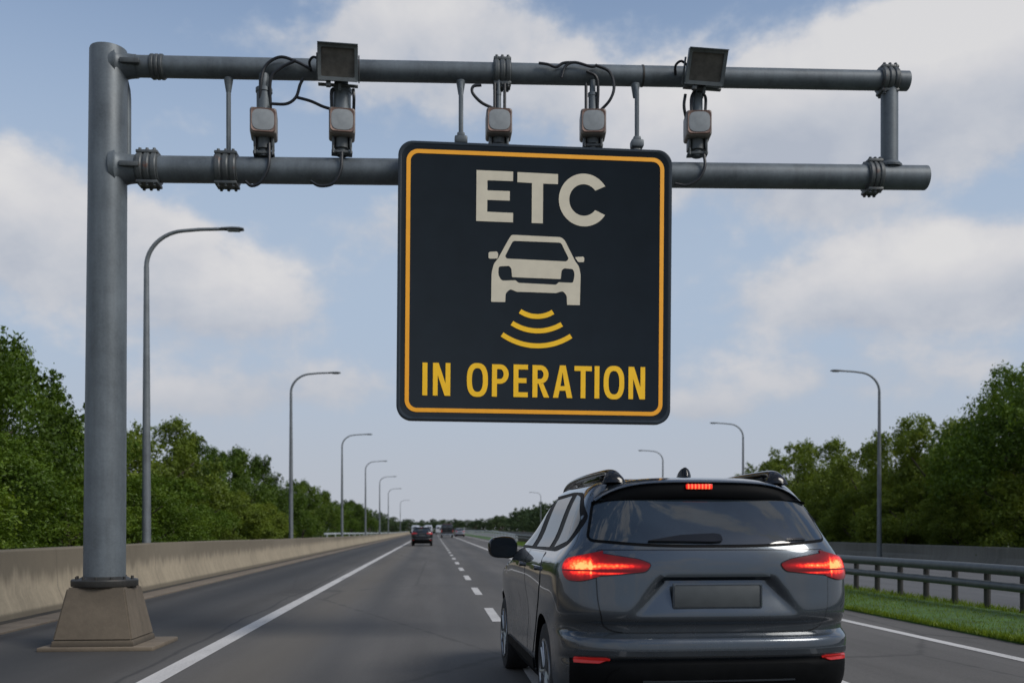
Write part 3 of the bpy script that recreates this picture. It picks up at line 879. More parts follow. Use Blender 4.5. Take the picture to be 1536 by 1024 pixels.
# ------------------------------------------------------------------ antenna boxes
def antenna(px, py, label, stem, brk, cabs, yawdeg=0, wid=0.30):
    Y = GY - 0.10
    c = at(px, py, Y)
    root = empty('toll_antenna', (c.x, Y, c.z), radians(yawdeg), label, 'antenna', 'antenna boxes hung between the gantry beams')
    bm = BM(); box(bm, (0, 0, 0), (wid, 0.30, 0.30), 0.03, 3)
    link('housing', bm, M['box_shell'], root, angle=30)
    bm = BM()
    lo = rrect(wid / 2 - .012, .138, .045, 6); li = rrect(wid / 2 - .035, .115, .05, 6)
    o_ = [bm.verts.new((x, -.150, z)) for x, z in lo]; m_ = [bm.verts.new((x, -.166, z)) for x, z in offset_poly(lo, -.006)]; i_ = [bm.verts.new((x, -.160, z)) for x, z in li]
    k_ = len(lo)
    for A, B in ((o_, m_), (m_, i_)):
        for k in range(k_): bm.faces.new((A[k], A[(k + 1) % k_], B[(k + 1) % k_], B[k]))
    bmesh.ops.recalc_face_normals(bm, faces=bm.faces[:])
    link('rim', bm, M['box_rim'], root, angle=40)
    bm = BM()
    pr = se(0, 0, wid / 2 - .022, .122, 3.2, 36)
    for s, yy in ((1, -.158), (.93, -.168), (.6, -.172)):
        pass
    R_ = [[bm.verts.new((x * s, yy, z * s)) for x, z in pr] for s, yy in ((1.0, -.157), (.96, -.167), (.6, -.1715))]
    for A, B in zip(R_, R_[1:]):
        for k in range(36): bm.faces.new((A[k], A[(k + 1) % 36], B[(k + 1) % 36], B[k]))
    bm.faces.new(R_[-1])
    bmesh.ops.recalc_face_normals(bm, faces=bm.faces[:])
    link('radome', bm, M['radome'], root)
    # stem to the upper beam
    ub = on('u', px) + Vector((PX, GY, 0)); top = ub.z - c.z - rU
    bm = BM()
    r = stem
    prof = [(r, .14), (r, .14 + (top - .14) * .55), (r * 1.12, .14 + (top - .14) * .56), (r * 1.12, .14 + (top - .14) * .66), (r * .72, .14 + (top - .14) * .68), (r * .68, top + .02)]
    lathe(bm, prof, (0, 0.02, 0), (0, 0, 1), 18)
    link('stem', bm, M['galv'], root)
    # bracket below
    lb = on('l', px) + Vector((PX, GY, 0)); bot = lb.z - c.z + rL_
    bm = BM()
    lo_ = max(bot - .02, -.15 - brk)
    lathe(bm, [(.085, -.15), (.085, -.15 - (abs(lo_) - .15) * .6), (.06, -.15 - (abs(lo_) - .15) * .65), (.06, lo_)], (0, .02, 0), (0, 0, 1), 16)
    box(bm, (-.10, .03, -.20), (.03, .16, .13), .006); box(bm, (.10, .03, -.20), (.03, .16, .13), .006)
    box(bm, (0, .02, lo_ + .03), (.24, .14, .03), .006)
    for s in (-1, 1): tube(bm, [(s * .10, -.07, lo_ + .0), (s * .10, -.07, lo_ + .08)], .012, 6)
    link('bracket', bm, M['galv_dark'], root, angle=30)
    inv = Matrix.Rotation(-radians(yawdeg), 4, 'Z')
    for cab in cabs:
        bm = BM()
        tube(bm, spline([inv @ (at(x, y, GY + (d[0] if d else -.17)) - c) for (x, y, *d) in cab], 8), 0.018, 8)
        link('cable', bm, M['cable'], root)
    return root
antenna(396, 188, 'rusty edged antenna box furthest left on the gantry, under arching black cables', 0.085, .22, [
    [(391, 168, -.1), (391, 130), (398, 100), (420, 86), (445, 93), (466, 104)], [(406, 168, -.1), (406, 120), (420, 103), (444, 91)],
    [(406, 156), (430, 156), (444, 146), (450, 128), (455, 118)], [(404, 215, -.15), (403, 248), (392, 272, -.17), (378, 279, -.17), (368, 272, -.17)]], 6)
antenna(513, 188, 'rusty antenna box below the left floodlight', 0.105, .20, [
    [(498, 172, -.12), (497, 140), (500, 133)], [(530, 178, -.05), (531, 150), (530, 134)], [(444, 146), (466, 152), (484, 160), (497, 164)], [(513, 228, -.17), (511, 255, -.18), (500, 275, -.18), (480, 279, -.18), (466, 272, -.17)]], 6)
antenna(748, 188, 'rusty antenna box above the sign, left of its middle, with a loose hooked cable', 0.03, .12, [
    [(742, 170, -.1), (742, 125, -.1)], [(757, 168, -.1), (757, 126, -.1)], [(740, 163, -.12), (722, 154, -.2), (709, 140, -.2), (710, 130, -.2), (722, 128, -.2)]], 0)
antenna(889, 189, 'rusty antenna box above the sign, right of its middle, under a looping cable', 0.05, .12, [
    [(879, 170, -.1), (879, 125, -.1)], [(896, 170, -.1), (896, 120, -.16), (880, 107, -.16)], [(899, 168, -.15), (915, 150, -.2), (921, 130, -.2), (914, 108, -.18), (893, 98, -.16)]], -5, .30)
antenna(1046, 191, 'rusty antenna box furthest right, below the right floodlight and beside the sign edge', 0.065, .20, [
    [(1030, 182, -.1), (1026, 160, -.15), (1028, 142, -.15)], [(1037, 170, -.15), (1037, 148, -.15), (1042, 136, -.15)], [(1058, 168, -.12), (1058, 146, -.12), (1050, 140, -.12)], [(1056, 232, -.17), (1057, 250, -.18), (1048, 268, -.18), (1030, 278, -.18), (1012, 276, -.18)]], -6)

# ------------------------------------------------------------------ floodlights
def floodlight(px, py, label, yawdeg, tilt, roll):
    Y = GY - 0.30
    c = at(px, py, Y)
    root = empty('floodlight', (c.x, Y, c.z), radians(yawdeg), label, 'floodlight', 'floodlights on the upper gantry beam')
    root.scale = (.90, .90, .84); root.rotation_euler.y = radians(roll)
    R = Matrix.Rotation(radians(tilt), 4, 'X')
    bm = BM()
    o_ = rrect(.25, .225, .015, 3); i_ = rrect(.208, .178, .02, 3)
    L0 = [[bm.verts.new(R @ Vector((x, y, z))) for x, z in lp] for lp, y in ((i_, -.085), (i_, -.13), (o_, -.14), (o_, -.05), (rrect(.20, .19, .03, 3), .13), (rrect(.12, .11, .03, 3), .16))]
    for A, B in zip(L0, L0[1:]):
        k_ = len(A)
        for k in range(k_): bm.faces.new((A[k], A[(k + 1) % k_], B[(k + 1) % k_], B[k]))
    bm.faces.new(L0[-1])
    bmesh.ops.recalc_face_normals(bm, faces=bm.faces[:])
    link('housing', bm, M['flood'], root, angle=30)
    bm = BM(); vs = [bm.verts.new(R @ Vector((x, -.092, z))) for x, z in i_]; f = bm.faces.new(vs); f.normal_update()
    if f.normal.y > 0: f.normal_flip()
    link('glass', bm, M['flood_glass'], root, smooth=False)
    bm = BM()
    for s in (-1, 1):   # yoke
        box(bm, R @ Vector((s * .262, .02, -.06)), (.016, .07, .34), .004, rot=R)
    box(bm, Vector((0, .10, -.255)), (.50, .06, .025), .005)
    box(bm, Vector((0, .20, -.16)), (.10, .18, .20), .01)
    tube(bm, [(.02, .03, -.26), (.02, .06, -.34)], .02, 8)
    box(bm, Vector((-.12, .02, -.28)), (.06, .06, .08), .01)
    link('yoke', bm, M['galv_dark'], root, angle=30)
    bm = BM()   # top visor lip
    box(bm, R @ Vector((0, -.155, .226)), (.50, .05, .014), .003, rot=R)
    link('visor', bm, M['galv'], root, angle=30)
    bm = BM()
    tube(bm, spline([Vector((-.2, .1, .05)), Vector((-.3, .06, .09)), Vector((-.36, .12, .05)), Vector((-.34, .2, -.04))], 6), .017, 8)
    link('cable', bm, M['cable'], root)
    return root
floodlight(507, 95, 'square grey floodlight on the upper beam, left of the sign', 4, 22, 0)
floodlight(1057, 101, 'square grey floodlight on the upper beam at the right edge of the sign', -2, 26, 3)

# ------------------------------------------------------------------ street lamps
def lamp_mesh():
    R = empty('street_lamp', (0, 0, 0))
    bm = BM()
    H = 8.25; rc = 0.85
    lathe(bm, [(0.17, 0.0), (0.17, 0.03), (0.115, 0.05), (0.10, 1.0), (0.085, 4), (0.058, H - rc)], (0, 0, 0), (0, 0, 1), 20)
    link('pole', bm, M['lamp_steel'], R)
    pts = [(0, 0, H - rc - .02)]
    for k in range(13):
        a = k / 12 * pi / 2 * .93
        pts.append((rc * 1.1 * (1 - cos(a)), 0, H - rc + rc * sin(a)))
    pts += [(1.2, 0, H + .035), (1.75, 0, H + .06)]
    bm = BM(); tube(bm, pts, [.056 - .018 * i / (len(pts) - 1) for i in range(len(pts))], 14)
    link('arm', bm, M['lamp_steel'], R)
    bm = BM()
    sec = [(1.66, .05, .03), (1.72, .075, .045), (1.95, .115, .06), (2.12, .115, .055), (2.21, .09, .035)]
    rings = []
    for x, w_, h in sec:
        rings.append([bm.verts.new((x, w_ * cos(2 * pi * k / 14), H + .055 + (h * sin(2 * pi * k / 14) if sin(2 * pi * k / 14) > 0 else h * .55 * sin(2 * pi * k / 14)))) for k in range(14)])
    for A, B in zip(rings, rings[1:]):
        for k in range(14): bm.faces.new((A[k], A[(k + 1) % 14], B[(k + 1) % 14], B[k]))
    bm.faces.new(rings[0]); bm.faces.new(rings[-1])
    bmesh.ops.recalc_face_normals(bm, faces=bm.faces[:])
    hd = link('lamp_head', bm, M['galv_dark'], R)
    bm = BM(); box(bm, (1.98, 0, H + .022), (.28, .15, .02), .006)
    link('lens', bm, M['radome'], hd, angle=30)
    return R
proto = lamp_mesh()
ords = ['nearest', 'second nearest', 'third nearest', 'fourth nearest', 'fifth nearest', 'sixth nearest', 'seventh nearest', 'eighth nearest']
used = False
for i, (y, s) in enumerate([(24.0, 1.015), (48.4, 1.065), (75.2, 1.015), (101, .985), (127.5, .965), (152, .90), (207, .88)]):
    o = proto if not used else copy_tree(proto); used = True
    o.location = (-6.72 if i == 0 else -6.80, y, 0); o.scale = (s, s, s); o.rotation_euler = (0, 0, 0)
    tag(o, ['tall grey street lamp with curved arm, nearest on the left, beside the gantry pole', 'grey curved street lamp on the left wall, second from the camera', 'grey curved street lamp on the left wall, third from the camera', 'thin curved street lamp on the left, fourth from the camera', 'small curved street lamp on the left, fifth from the camera', 'tiny street lamp far along the left wall, sixth from the camera', 'tiny street lamp furthest away along the left wall'][i], 'street lamp', 'street lamps behind the left wall')
for i, (y, s) in enumerate([(44.1, 1.03), (64.2, 1.0), (87.2, 1.0), (188, 1.0)]):
    o = copy_tree(proto)
    o.location = (20.35, y, 0); o.scale = (s, s, s); o.rotation_euler = (0, 0, pi)
    tag(o, ['grey curved street lamp on the right, nearest, rising behind the pipe guardrail', 'curved street lamp on the right, second nearest, above the car roof corner', 'small curved street lamp just above the car roof fin', 'faint distant street lamp left of the grey car roof'][i], 'street lamp', 'street lamps along the right wall')

# ------------------------------------------------------------------ trees
def make_tree(seed, leaves, leaf, mleaf, slim=1.0, lowcut=0.04):
    """unit-height tree: crown of leaf clumps on a forked trunk"""
    r = random.Random(seed)
    bm = BM()
    lobes = []
    for i in range(38):
        z = 0.10 + 0.82 * (r.random() ** 0.85)
        prof = (0.30 + 0.16 * sin(pi * min(1, max(0, (z - .02) / .8)))) * (1 if z < .6 else max(.25, 1 - ((z - .6) / .42) ** 1.6 * .85)) * slim
        a = r.uniform(0, 2 * pi); d = prof * sqrt(r.uniform(.15, 1.0))
        lobes.append((Vector((cos(a) * d, sin(a) * d, z)), r.uniform(.075, .15) * (1.0 if z < .75 else .7)))
    for i in range(14):   # twigs that break the outline
        a = r.uniform(0, 2 * pi); z = r.uniform(.35, .97); d = (.46 if z < .6 else .46 - (z - .6) * .8) * slim * r.uniform(.85, 1.08)
        lobes.append((Vector((cos(a) * d, sin(a) * d, z)), r.uniform(.03, .06)))
    tw = sum(l[1] ** 2 for l in lobes)
    for c, R in lobes:
        k = int(leaves * R * R / tw)
        # sprays: leaves gathered on short shoots
        sh = max(3, k // 14)
        for s in range(sh):
            n = Vector((r.gauss(0, 1), r.gauss(0, 1), r.gauss(0.25, 1))).normalized()
            base = c + n * R * r.uniform(.35, .85); tip = c + n * R * r.uniform(.9, 1.28) + Vector((0, 0, r.uniform(-.02, .012)))
            for j in range(14):
                p = base.lerp(tip, r.random()) + Vector((r.gauss(0, 1), r.gauss(0, 1), r.gauss(0, 1))) * R * .13
                if p.z < lowcut: continue
                nn = (n * .7 + Vector((r.gauss(0, 1), r.gauss(0, 1), r.gauss(.5, 1))) * .75).normalized()
                u = nn.orthogonal().normalized(); u = Matrix.Rotation(r.uniform(0, 2 * pi), 3, nn) @ u; v = nn.cross(u)
                s1 = leaf * r.uniform(.6, 1.25); s2 = s1 * .5
                q = [p - u * s1, p + v * s2 - nn * s1 * .15, p + u * s1, p - v * s2 - nn * s1 * .15]
                bm.faces.new([bm.verts.new(x) for x in q])
    root = empty('broadleaf_tree', (0, 0, 0))
    link('crown', bm, mleaf, root, smooth=False)
    bm = BM()
    tube(bm, spline([(0, 0, -.02), (r.uniform(-.01, .01), 0.005, .15), (r.uniform(-.02, .02), r.uniform(-.02, .02), .4), (r.uniform(-.03, .03), r.uniform(-.03, .03), .72)], 4), [.026 - .021 * i / 12 for i in range(13)], 8)
    for i in range(9):
        a = i * 2.4 + r.uniform(0, 1); z = r.uniform(.12, .5)
        tube(bm, spline([(0, 0, z), (cos(a) * .10, sin(a) * .10, z + .10), (cos(a) * .24 * slim, sin(a) * .24 * slim, z + .2 + r.uniform(0, .08))], 4), [.013 - .0011 * k for k in range(9)], 6)
    link('trunk', bm, M['bark'], root)
    return root
protos = {
    'near': [make_tree(11, 36000, .0105, M['leaf_near']), make_tree(12, 36000, .0105, M['leaf_near'])],
    'olive': [make_tree(13, 27000, .0125, M['leaf_olive']), make_tree(14, 27000, .0125, M['leaf_olive'])],
    'dark': [make_tree(15, 27000, .0125, M['leaf_dark']), make_tree(16, 27000, .0125, M['leaf_near'])],
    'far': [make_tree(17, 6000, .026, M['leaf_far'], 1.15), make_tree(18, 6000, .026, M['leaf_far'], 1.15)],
}
seen = set()
tr = random.Random(5)
def tree(kind, x, y, h, wk, label, group):
    p = tr.choice(protos[kind])
    if p.name not in seen: seen.add(p.name); o = p
    else: o = copy_tree(p)
    o.location = (x, y, 0); o.rotation_euler = (0, 0, tr.uniform(0, 6.28))
    wv = h * wk
    o.scale = (wv, wv * tr.uniform(.9, 1.1), h)
    return tag(o, label, 'tree', group)
def tree_px(px, topy, X):
    """(depth, height) of a tree whose axis stands X metres off the road axis"""
    D = X * 1493.0 / (px - 650.0)
    return (D - X * SY) / CY, EYE + (793 - topy) * D / 1493.0

GL = 'trees in the row behind the left concrete wall'
GLs = 'trees behind the front row on the left'
GR = 'trees in the row behind the right wall'
# left: contour of the tree line
for (px, ty, X, kind, wk, lab) in [
    (-60, 492, -11.5, 'near', .95, 'tallest bright green tree, at the left edge behind the wall'),
    (28, 530, -11.5, 'near', .62, 'tall leafy green tree near the left edge, ragged top against the sky'),
    (112, 628, -11.0, 'near', 1.0, 'lower green tree just left of the gantry pole, behind the wall'),
    (185, 650, -11.5, 'olive', .95, 'green tree partly hidden behind the gantry pole'),
    (246, 634, -11.0, 'olive', .95, 'rounded green tree right of the nearest lamp post'),
    (300, 660, -11.5, 'near', .9, 'mid green tree between the nearest and second lamp on the left'),
    (345, 676, -11.5, 'dark', .9, 'dark green tree left of the second lamp, in the left row'),
    (385, 688, -11.5, 'dark', .85, 'dark green tree whose shoulder drops to the second lamp'),
    (425, 724, -11.5, 'dark', 1.0, 'low dark tree just left of the second lamp post'),
    (455, 722, -11.5, 'dark', .9, 'dark tree just right of the second lamp post'),
    (482, 738, -12.0, 'dark', 1.0, 'small dark tree left of the third lamp post')]:
    y, h = tree_px(px, ty, X)
    tree(kind, X, y, h / 0.97, wk, lab, GL)
for i in range(9):      # understorey close behind the wall on the left
    y = 17 + i * 5.0
    tree('near' if i < 5 else 'olive', -9.3 + tr.uniform(-.4, .4), y, tr.uniform(2.6, 3.5), 1.35, 'low bushy green growth close behind the left concrete wall', 'bushy growth close behind the left wall')
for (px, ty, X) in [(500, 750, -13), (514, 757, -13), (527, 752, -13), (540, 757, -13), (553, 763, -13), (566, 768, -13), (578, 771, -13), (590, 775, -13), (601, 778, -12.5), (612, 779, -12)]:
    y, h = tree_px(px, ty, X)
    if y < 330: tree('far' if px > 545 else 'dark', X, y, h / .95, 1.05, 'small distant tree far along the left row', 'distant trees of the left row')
for i in range(26):
    y = 24 + i * 4.6
    tree('dark' if i < 13 else 'far', -16.5 + tr.uniform(-1, 1), y, (5.4 if i < 5 else 5.0) * tr.uniform(.8, 1.0), 1.25, 'tree in the second row behind the left tree line', GLs)
# right
for (px, ty, X, kind, wk, lab) in [
    (1600, 520, 24.5, 'near', .95, 'tall bright green tree cut by the right edge of the frame'),
    (1520, 552, 25.0, 'near', .85, 'tall dark green tree at the right edge behind the low wall'),
    (1462, 628, 25.5, 'olive', .8, 'shorter dark tree left of the tall tree at the right edge'),
    (1405, 630, 25.0, 'olive', .9, 'olive green tree two crowns in from the right edge'),
    (1355, 628, 25.0, 'olive', .9, 'olive green tree right behind the nearest right lamp post'),
    (1300, 668, 25.0, 'olive', .85, 'tree just left of the nearest right lamp post'),
    (1236, 664, 25.0, 'olive', .95, 'rounded green tree above the car tail, left of the right lamp'),
    (1192, 668, 25.5, 'olive', .95, 'rounded green tree above the right roof rail of the car'),
    (1150, 692, 25.5, 'olive', .95, 'green tree beside the right roof rail, right of the second lamp'),
    (1115, 712, 25.5, 'olive', .9, 'green tree just behind the second right lamp')]:
    y, h = tree_px(px, ty, X)
    tree(kind, X, y, h / .97, wk, lab, GR)
for i in range(15):
    y = 33 + i * 4.8
    tree('olive', 23.3 + tr.uniform(-.4, .4), y, tr.uniform(3.0, 4.2), 1.3, 'low dark bushy growth close behind the right wall', 'bushy growth close behind the right wall')
for i in range(18):
    y = 38 + i * 5.6
    tree('olive', 30 + tr.uniform(-1, 1), y, tr.uniform(5.4, 6.4), 1.15, 'tree in the second row behind the right tree line', 'trees behind the front row on the right')
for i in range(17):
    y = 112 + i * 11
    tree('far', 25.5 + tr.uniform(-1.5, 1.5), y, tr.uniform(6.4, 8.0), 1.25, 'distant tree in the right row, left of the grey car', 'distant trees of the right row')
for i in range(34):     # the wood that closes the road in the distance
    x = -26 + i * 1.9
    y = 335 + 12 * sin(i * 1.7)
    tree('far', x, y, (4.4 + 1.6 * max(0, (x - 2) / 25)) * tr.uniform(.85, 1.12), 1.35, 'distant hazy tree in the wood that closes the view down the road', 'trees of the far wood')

# ------------------------------------------------------------------ the car
def mono(tab):
    """monotone cubic through (z, v)"""
    xs = [p[0] for p in tab]; ys = [p[1] for p in tab]; n = len(xs)
    d = [(ys[i + 1] - ys[i]) / (xs[i + 1] - xs[i]) for i in range(n - 1)]
    m = [d[0]] + [0 if d[i - 1] * d[i] <= 0 else 2 * d[i - 1] * d[i] / (d[i - 1] + d[i]) for i in range(1, n - 1)] + [d[-1]]
    def f(x):
        if x <= xs[0]: return ys[0]
        if x >= xs[-1]: return ys[-1]
        i = 0
        while x > xs[i + 1]: i += 1
        h = xs[i + 1] - xs[i]; t_ = (x - xs[i]) / h
        return (2 * t_ ** 3 - 3 * t_ ** 2 + 1) * ys[i] + (t_ ** 3 - 2 * t_ ** 2 + t_) * h * m[i] + (-2 * t_ ** 3 + 3 * t_ ** 2) * ys[i + 1] + (t_ ** 3 - t_ ** 2) * h * m[i + 1]
    return f
Wz = mono([(.22, .86), (.32, .905), (.45, .915), (.60, .915), (.80, .925), (.95, .935), (1.05, .935), (1.13, .920), (1.20, .875), (1.26, .835), (1.32, .805), (1.45, .755), (1.56, .705), (1.62, .665), (1.655, .62), (1.685, .54), (1.705, .42), (1.715, .25)])
Rz = mono([(.22, .20), (.32, .08), (.42, .03), (.50, .02), (.545, .03), (.56, .012), (.60, .0), (.66, .008), (.685, .04), (.705, .088), (.75, .086), (.79, .060), (.82, .052), (.95, .066), (1.10, .085), (1.20, .11), (1.26, .135), (1.32, .175), (1.45, .275), (1.56, .37), (1.62, .43), (1.655, .48), (1.685, .62), (1.705, .95), (1.715, 1.3)])
Fz = mono([(.22, 4.40), (.32, 4.52), (.60, 4.58), (.85, 4.50), (.95, 4.35), (1.02, 3.95), (1.08, 3.55), (1.15, 3.30), (1.26, 3.08), (1.45, 2.70), (1.60, 2.35), (1.655, 2.15), (1.69, 1.95), (1.715, 1.7)])
NR, LR = 3.3, mono([(.2, .5), (1.1, .52), (1.25, .42), (1.6, .34), (1.715, .12)])
def recess(x, z):
    zt, zb = 1.045, 0.80
    if z > zt + .01 or z < zb: return 0
    k = (zt - z) / (zt - zb)
    hw = 0.37 + 0.20 * max(0, k)
    s = min(1, max(0, (hw - abs(x)) / 0.085)); s = s * s * (3 - 2 * s)
    e = min(1, max(0, (zt + .01 - z) / 0.022)); e = e * e * (3 - 2 * e)
    return 0.055 * max(0, 1 - k) ** 0.75 * s * e
def half_outline(z):
    w_, r, f = Wz(z), Rz(z), Fz(z); lr = LR(z)
    lf = min(0.9, max(.15, (f - r) * .35)) if z < 1.6 else min(.5, (f - r) * .4)
    pts = []
    for i in range(38):
        x = 0.90 * w_ * i / 37
        pts.append((x, r + lr * (1 - (1 - (x / w_) ** NR) ** (1 / NR)) + recess(x, z)))
    th0 = math.asin(0.90 ** (NR / 2))
    for i in range(1, 15):
        th = th0 + (pi / 2 - th0) * i / 14
        pts.append((w_ * sin(th) ** (2 / NR), r + lr * (1 - max(0, cos(th)) ** (2 / NR))))
    y0, y1 = r + lr, f - lf
    for i in range(1, 37):
        pts.append((w_, y0 + (y1 - y0) * i / 36))
    nf = 2.7
    for i in range(1, 15):
        th = pi / 2 - pi / 2 * i / 14
        pts.append((w_ * max(0, sin(th)) ** (2 / nf), f - lf * (1 - max(0, cos(th)) ** (2 / nf))))
    out = []
    for x, y in pts:
        bar = 1 - 0.045 * max(0, (y - 2.6) / 2.0) ** 2 - 0.012 * max(0, (1.2 - y) / 1.2) ** 2
        # flared arches and sculpted sides
        if .3 < z < 1.05:
            for ya in (AX_R, AX_F):
                dd = ((y - ya) / .52) ** 2 + ((z - .36) / .52) ** 2
                if x > .6 * w_: bar += 0.022 * exp(-dd * 1.6) * (x / w_) ** 8
            bar -= 0.020 * exp(-((z - .72) / .16) ** 2) * exp(-((y - 2.3) / .75) ** 4) * (x / w_) ** 8
        out.append((x * bar, y))
    return out
AX_R, AX_F, WR = 0.97, 3.66, 0.352

def car_body_mesh():
    bm = BM()
    zs = []
    z = .22
    while z < 1.64: zs.append(z); z += .0125
    zs += [1.64, 1.65, 1.66, 1.67, 1.68, 1.688, 1.695, 1.701, 1.707, 1.711, 1.715]
    loops = []
    for z in zs:
        h = half_outline(z)
        crown = lambda x, y: 0.0
        full = h + [(-x, y) for x, y in reversed(h[1:-1])]
        loops.append([bm.verts.new((x, y, z)) for x, y in full])
    n = len(loops[0])
    for A, B in zip(loops, loops[1:]):
        for k in range(n): bm.faces.new((A[k], A[(k + 1) % n], B[(k + 1) % n], B[k]))
    bm.faces.new(list(reversed(loops[0]))); bm.faces.new(loops[-1])
    bmesh.ops.recalc_face_normals(bm, faces=bm.faces[:])
    return bm

def make_car(label):
    root = empty('estate_car', (0, 0, 0), 0, label, 'car')
    bm = car_body_mesh()
    bvh = BVHTree.FromBMesh(bm)
    bm.normal_update()
    me = bpy.data.meshes.new('car_body'); bm.to_mesh(me); bm.free()
    tmp = bpy.data.objects.new('tmp_body', me); COL.objects.link(tmp)
    cut = BM()
    for ya in (AX_R, AX_F):
        for s in (-1, 1):
            a, b = sorted((s * .60, s * 1.2))
            tube(cut, [(a, ya, .355), (b, ya, .355)], .405, 48)
            box(cut, ((a + b) / 2, ya, .15), (.6, .81, .41))
    cm = bpy.data.meshes.new('cut'); 
    bmesh.ops.recalc_face_normals(cut, faces=cut.faces[:])
    cut.to_mesh(cm); cut.free()
    co = bpy.data.objects.new('tmp_cut', cm); COL.objects.link(co)
    # union arch + lower slot first, then cut one by one is slower; use self-intersection aware exact solver
    md = tmp.modifiers.new('b', 'BOOLEAN'); md.object = co; md.operation = 'DIFFERENCE'; md.solver = 'EXACT'; md.use_self = True
    dg = bpy.context.evaluated_depsgraph_get(); dg.update()
    me2 = bpy.data.meshes.new_from_object(tmp.evaluated_get(dg))
    bpy.data.objects.remove(tmp); bpy.data.objects.remove(co)
    me2.name = 'body'
    for v in me2.vertices:
        if v.co.y < .3 and abs(v.co.x) < .64 and .77 < v.co.z < 1.07: v.co.y += .014
    me2.materials.clear()
    for m in (M['paint'], M['black']): me2.materials.append(m)
    for pl in me2.polygons:
        c = pl.center
        dk = 0
        if c.z < .545 and (c.y < 0.55 and abs(c.x) < .86): dk = 1
        elif c.z < .30: dk = 1
        for ya in (AX_R, AX_F):
            rr = sqrt((c.y - ya) ** 2 + (c.z - .355) ** 2)
            if rr < .41 and abs(c.x) < .93 and abs(pl.normal.x) < .75: dk = 1
            if abs(c.x) < .62 and abs(c.x) > .55 and rr < .5: dk = 1
        pl.material_index = dk
    me2.shade_smooth(); me2.set_sharp_from_angle(angle=radians(40))
    body = bpy.data.objects.new('body', me2); COL.objects.link(body); body.parent = root

    def patch(name, poly, proj, off, mats, step=.03, parent=root, mirror=False, skirt=None, flip=False, hollow=0):
        """panel following the body surface; poly in the (u,v) plane of the projection"""
        res = []
        b = BM()
        pv = [b.verts.new((p[0], p[1], 0)) for p in poly]
        b.faces.new(pv)
        us = [p[0] for p in poly]; vs_ = [p[1] for p in poly]
        u = min(us) + step
        while u < max(us):
            bmesh.ops.bisect_plane(b, geom=b.verts[:] + b.edges[:] + b.faces[:], plane_co=(u, 0, 0), plane_no=(1, 0, 0)); u += step
        v = min(vs_) + step
        while v < max(vs_):
            bmesh.ops.bisect_plane(b, geom=b.verts[:] + b.edges[:] + b.faces[:], plane_co=(0, v, 0), plane_no=(0, 1, 0)); v += step
        if hollow:
            inn = offset_poly(poly, -hollow)
            def inside(p):
                c = False; k = len(inn) - 1
                for i in range(len(inn)):
                    a, d_ = inn[i], inn[k]
                    if (a[1] > p.y) != (d_[1] > p.y) and p.x < (d_[0] - a[0]) * (p.y - a[1]) / (d_[1] - a[1]) + a[0]: c = not c
                    k = i
                return c
            kill = [f for f in b.faces if all(inside(v.co) for v in f.verts)]
            bmesh.ops.delete(b, geom=kill, context='FACES')
        nor = {}
        for vv in b.verts:
            o, d = proj(vv.co.x, vv.co.y)
            hit, nn, idx, dist = bvh.ray_cast(o, d)
            if hit is None:
                # slide along to the nearest surface point
                hit, nn, idx, dist = bvh.find_nearest(o + d * 3.0)
            if nn.dot(d) > 0: nn = -nn
            nor[vv] = nn.copy(); vv.co = hit + nn * off
        # skirt that closes the panel edge down to the body
        be = [e for e in b.edges if e.is_boundary]
        r = bmesh.ops.extrude_edge_only(b, edges=be)
        bv = set(v for e in be for v in e.verts)
        new = [g_ for g_ in r['geom'] if isinstance(g_, bmesh.types.BMVert)]
        for nv in new:
            # matching original: same position
            for e in nv.link_edges:
                ov = e.other_vert(nv)
                if ov in nor: nv.co = nv.co - nor[ov] * (off + .006); break
        bmesh.ops.recalc_face_normals(b, faces=b.faces[:])
        # orient outwards
        c = sum((nor[v].dot(v.normal) for v in nor if v.is_valid), 0)
        if c < 0: bmesh.ops.reverse_faces(b, faces=b.faces[:])
        if mirror:
            for vv in b.verts: vv.co.x *= -1
            bmesh.ops.reverse_faces(b, faces=b.faces[:])
        return link(name, b, mats, parent, angle=38)
    rear = lambda u, v: (Vector((u, -3, v)), Vector((0, 1, 0)))
    left = lambda u, v: (Vector((-3, u, v)), Vector((1, 0, 0)))
    A = radians(38)
    def diag(u, v):   # looks at the left rear corner; u grows towards the centre of the car
        d = Vector((sin(A), cos(A), 0)); e = Vector((cos(A), -sin(A), 0))
        return Vector((-.80, .12, v)) + e * u - d * 3, d
    def pair(name, poly, proj, off, mats, step=.03, parents=(root, root)):
        a = patch(name, poly, proj, off, mats, step, parents[0])
        b = patch(name, poly, proj, off, mats, step, parents[1], mirror=True)
        return a, b
    sym = lambda half: half + [(-x, z, *r) for x, z, *r in reversed(half)]
    # tailgate with dark shut line around it
    tg = round_poly(sym([(-.70, 1.215, .02), (-.712, 1.10, .05), (-.705, .90, .05), (-.672, .745, .06), (-.60, .712, .05)]), .04, 5)
    patch('tailgate_seal', offset_poly(tg, .007), rear, .0016, M['gloss_black'], .02, hollow=.015)
    tailgate = patch('tailgate', tg, rear, .005, M['paint'], .015)
    # rear window
    rw = round_poly(sym([(-.655, 1.565, .09), (-.735, 1.285, .03), (-.45, 1.258, .3), (-.2, 1.250, .2)]), .05, 6)
    patch('window_seal', offset_poly(rw, .016), rear, .002, M['spoiler_black'], .04)
    win = patch('rear_window', rw, rear, .005, M['glass'], .04)
    # wiper
    wp = round_poly([(-.41, 1.268), (-.20, 1.302), (.0, 1.312), (.042, 1.306), (.050, 1.268), (.0, 1.262)], .012, 3)
    patch('wiper', wp, rear, .022, M['gloss_black'], .04, win)
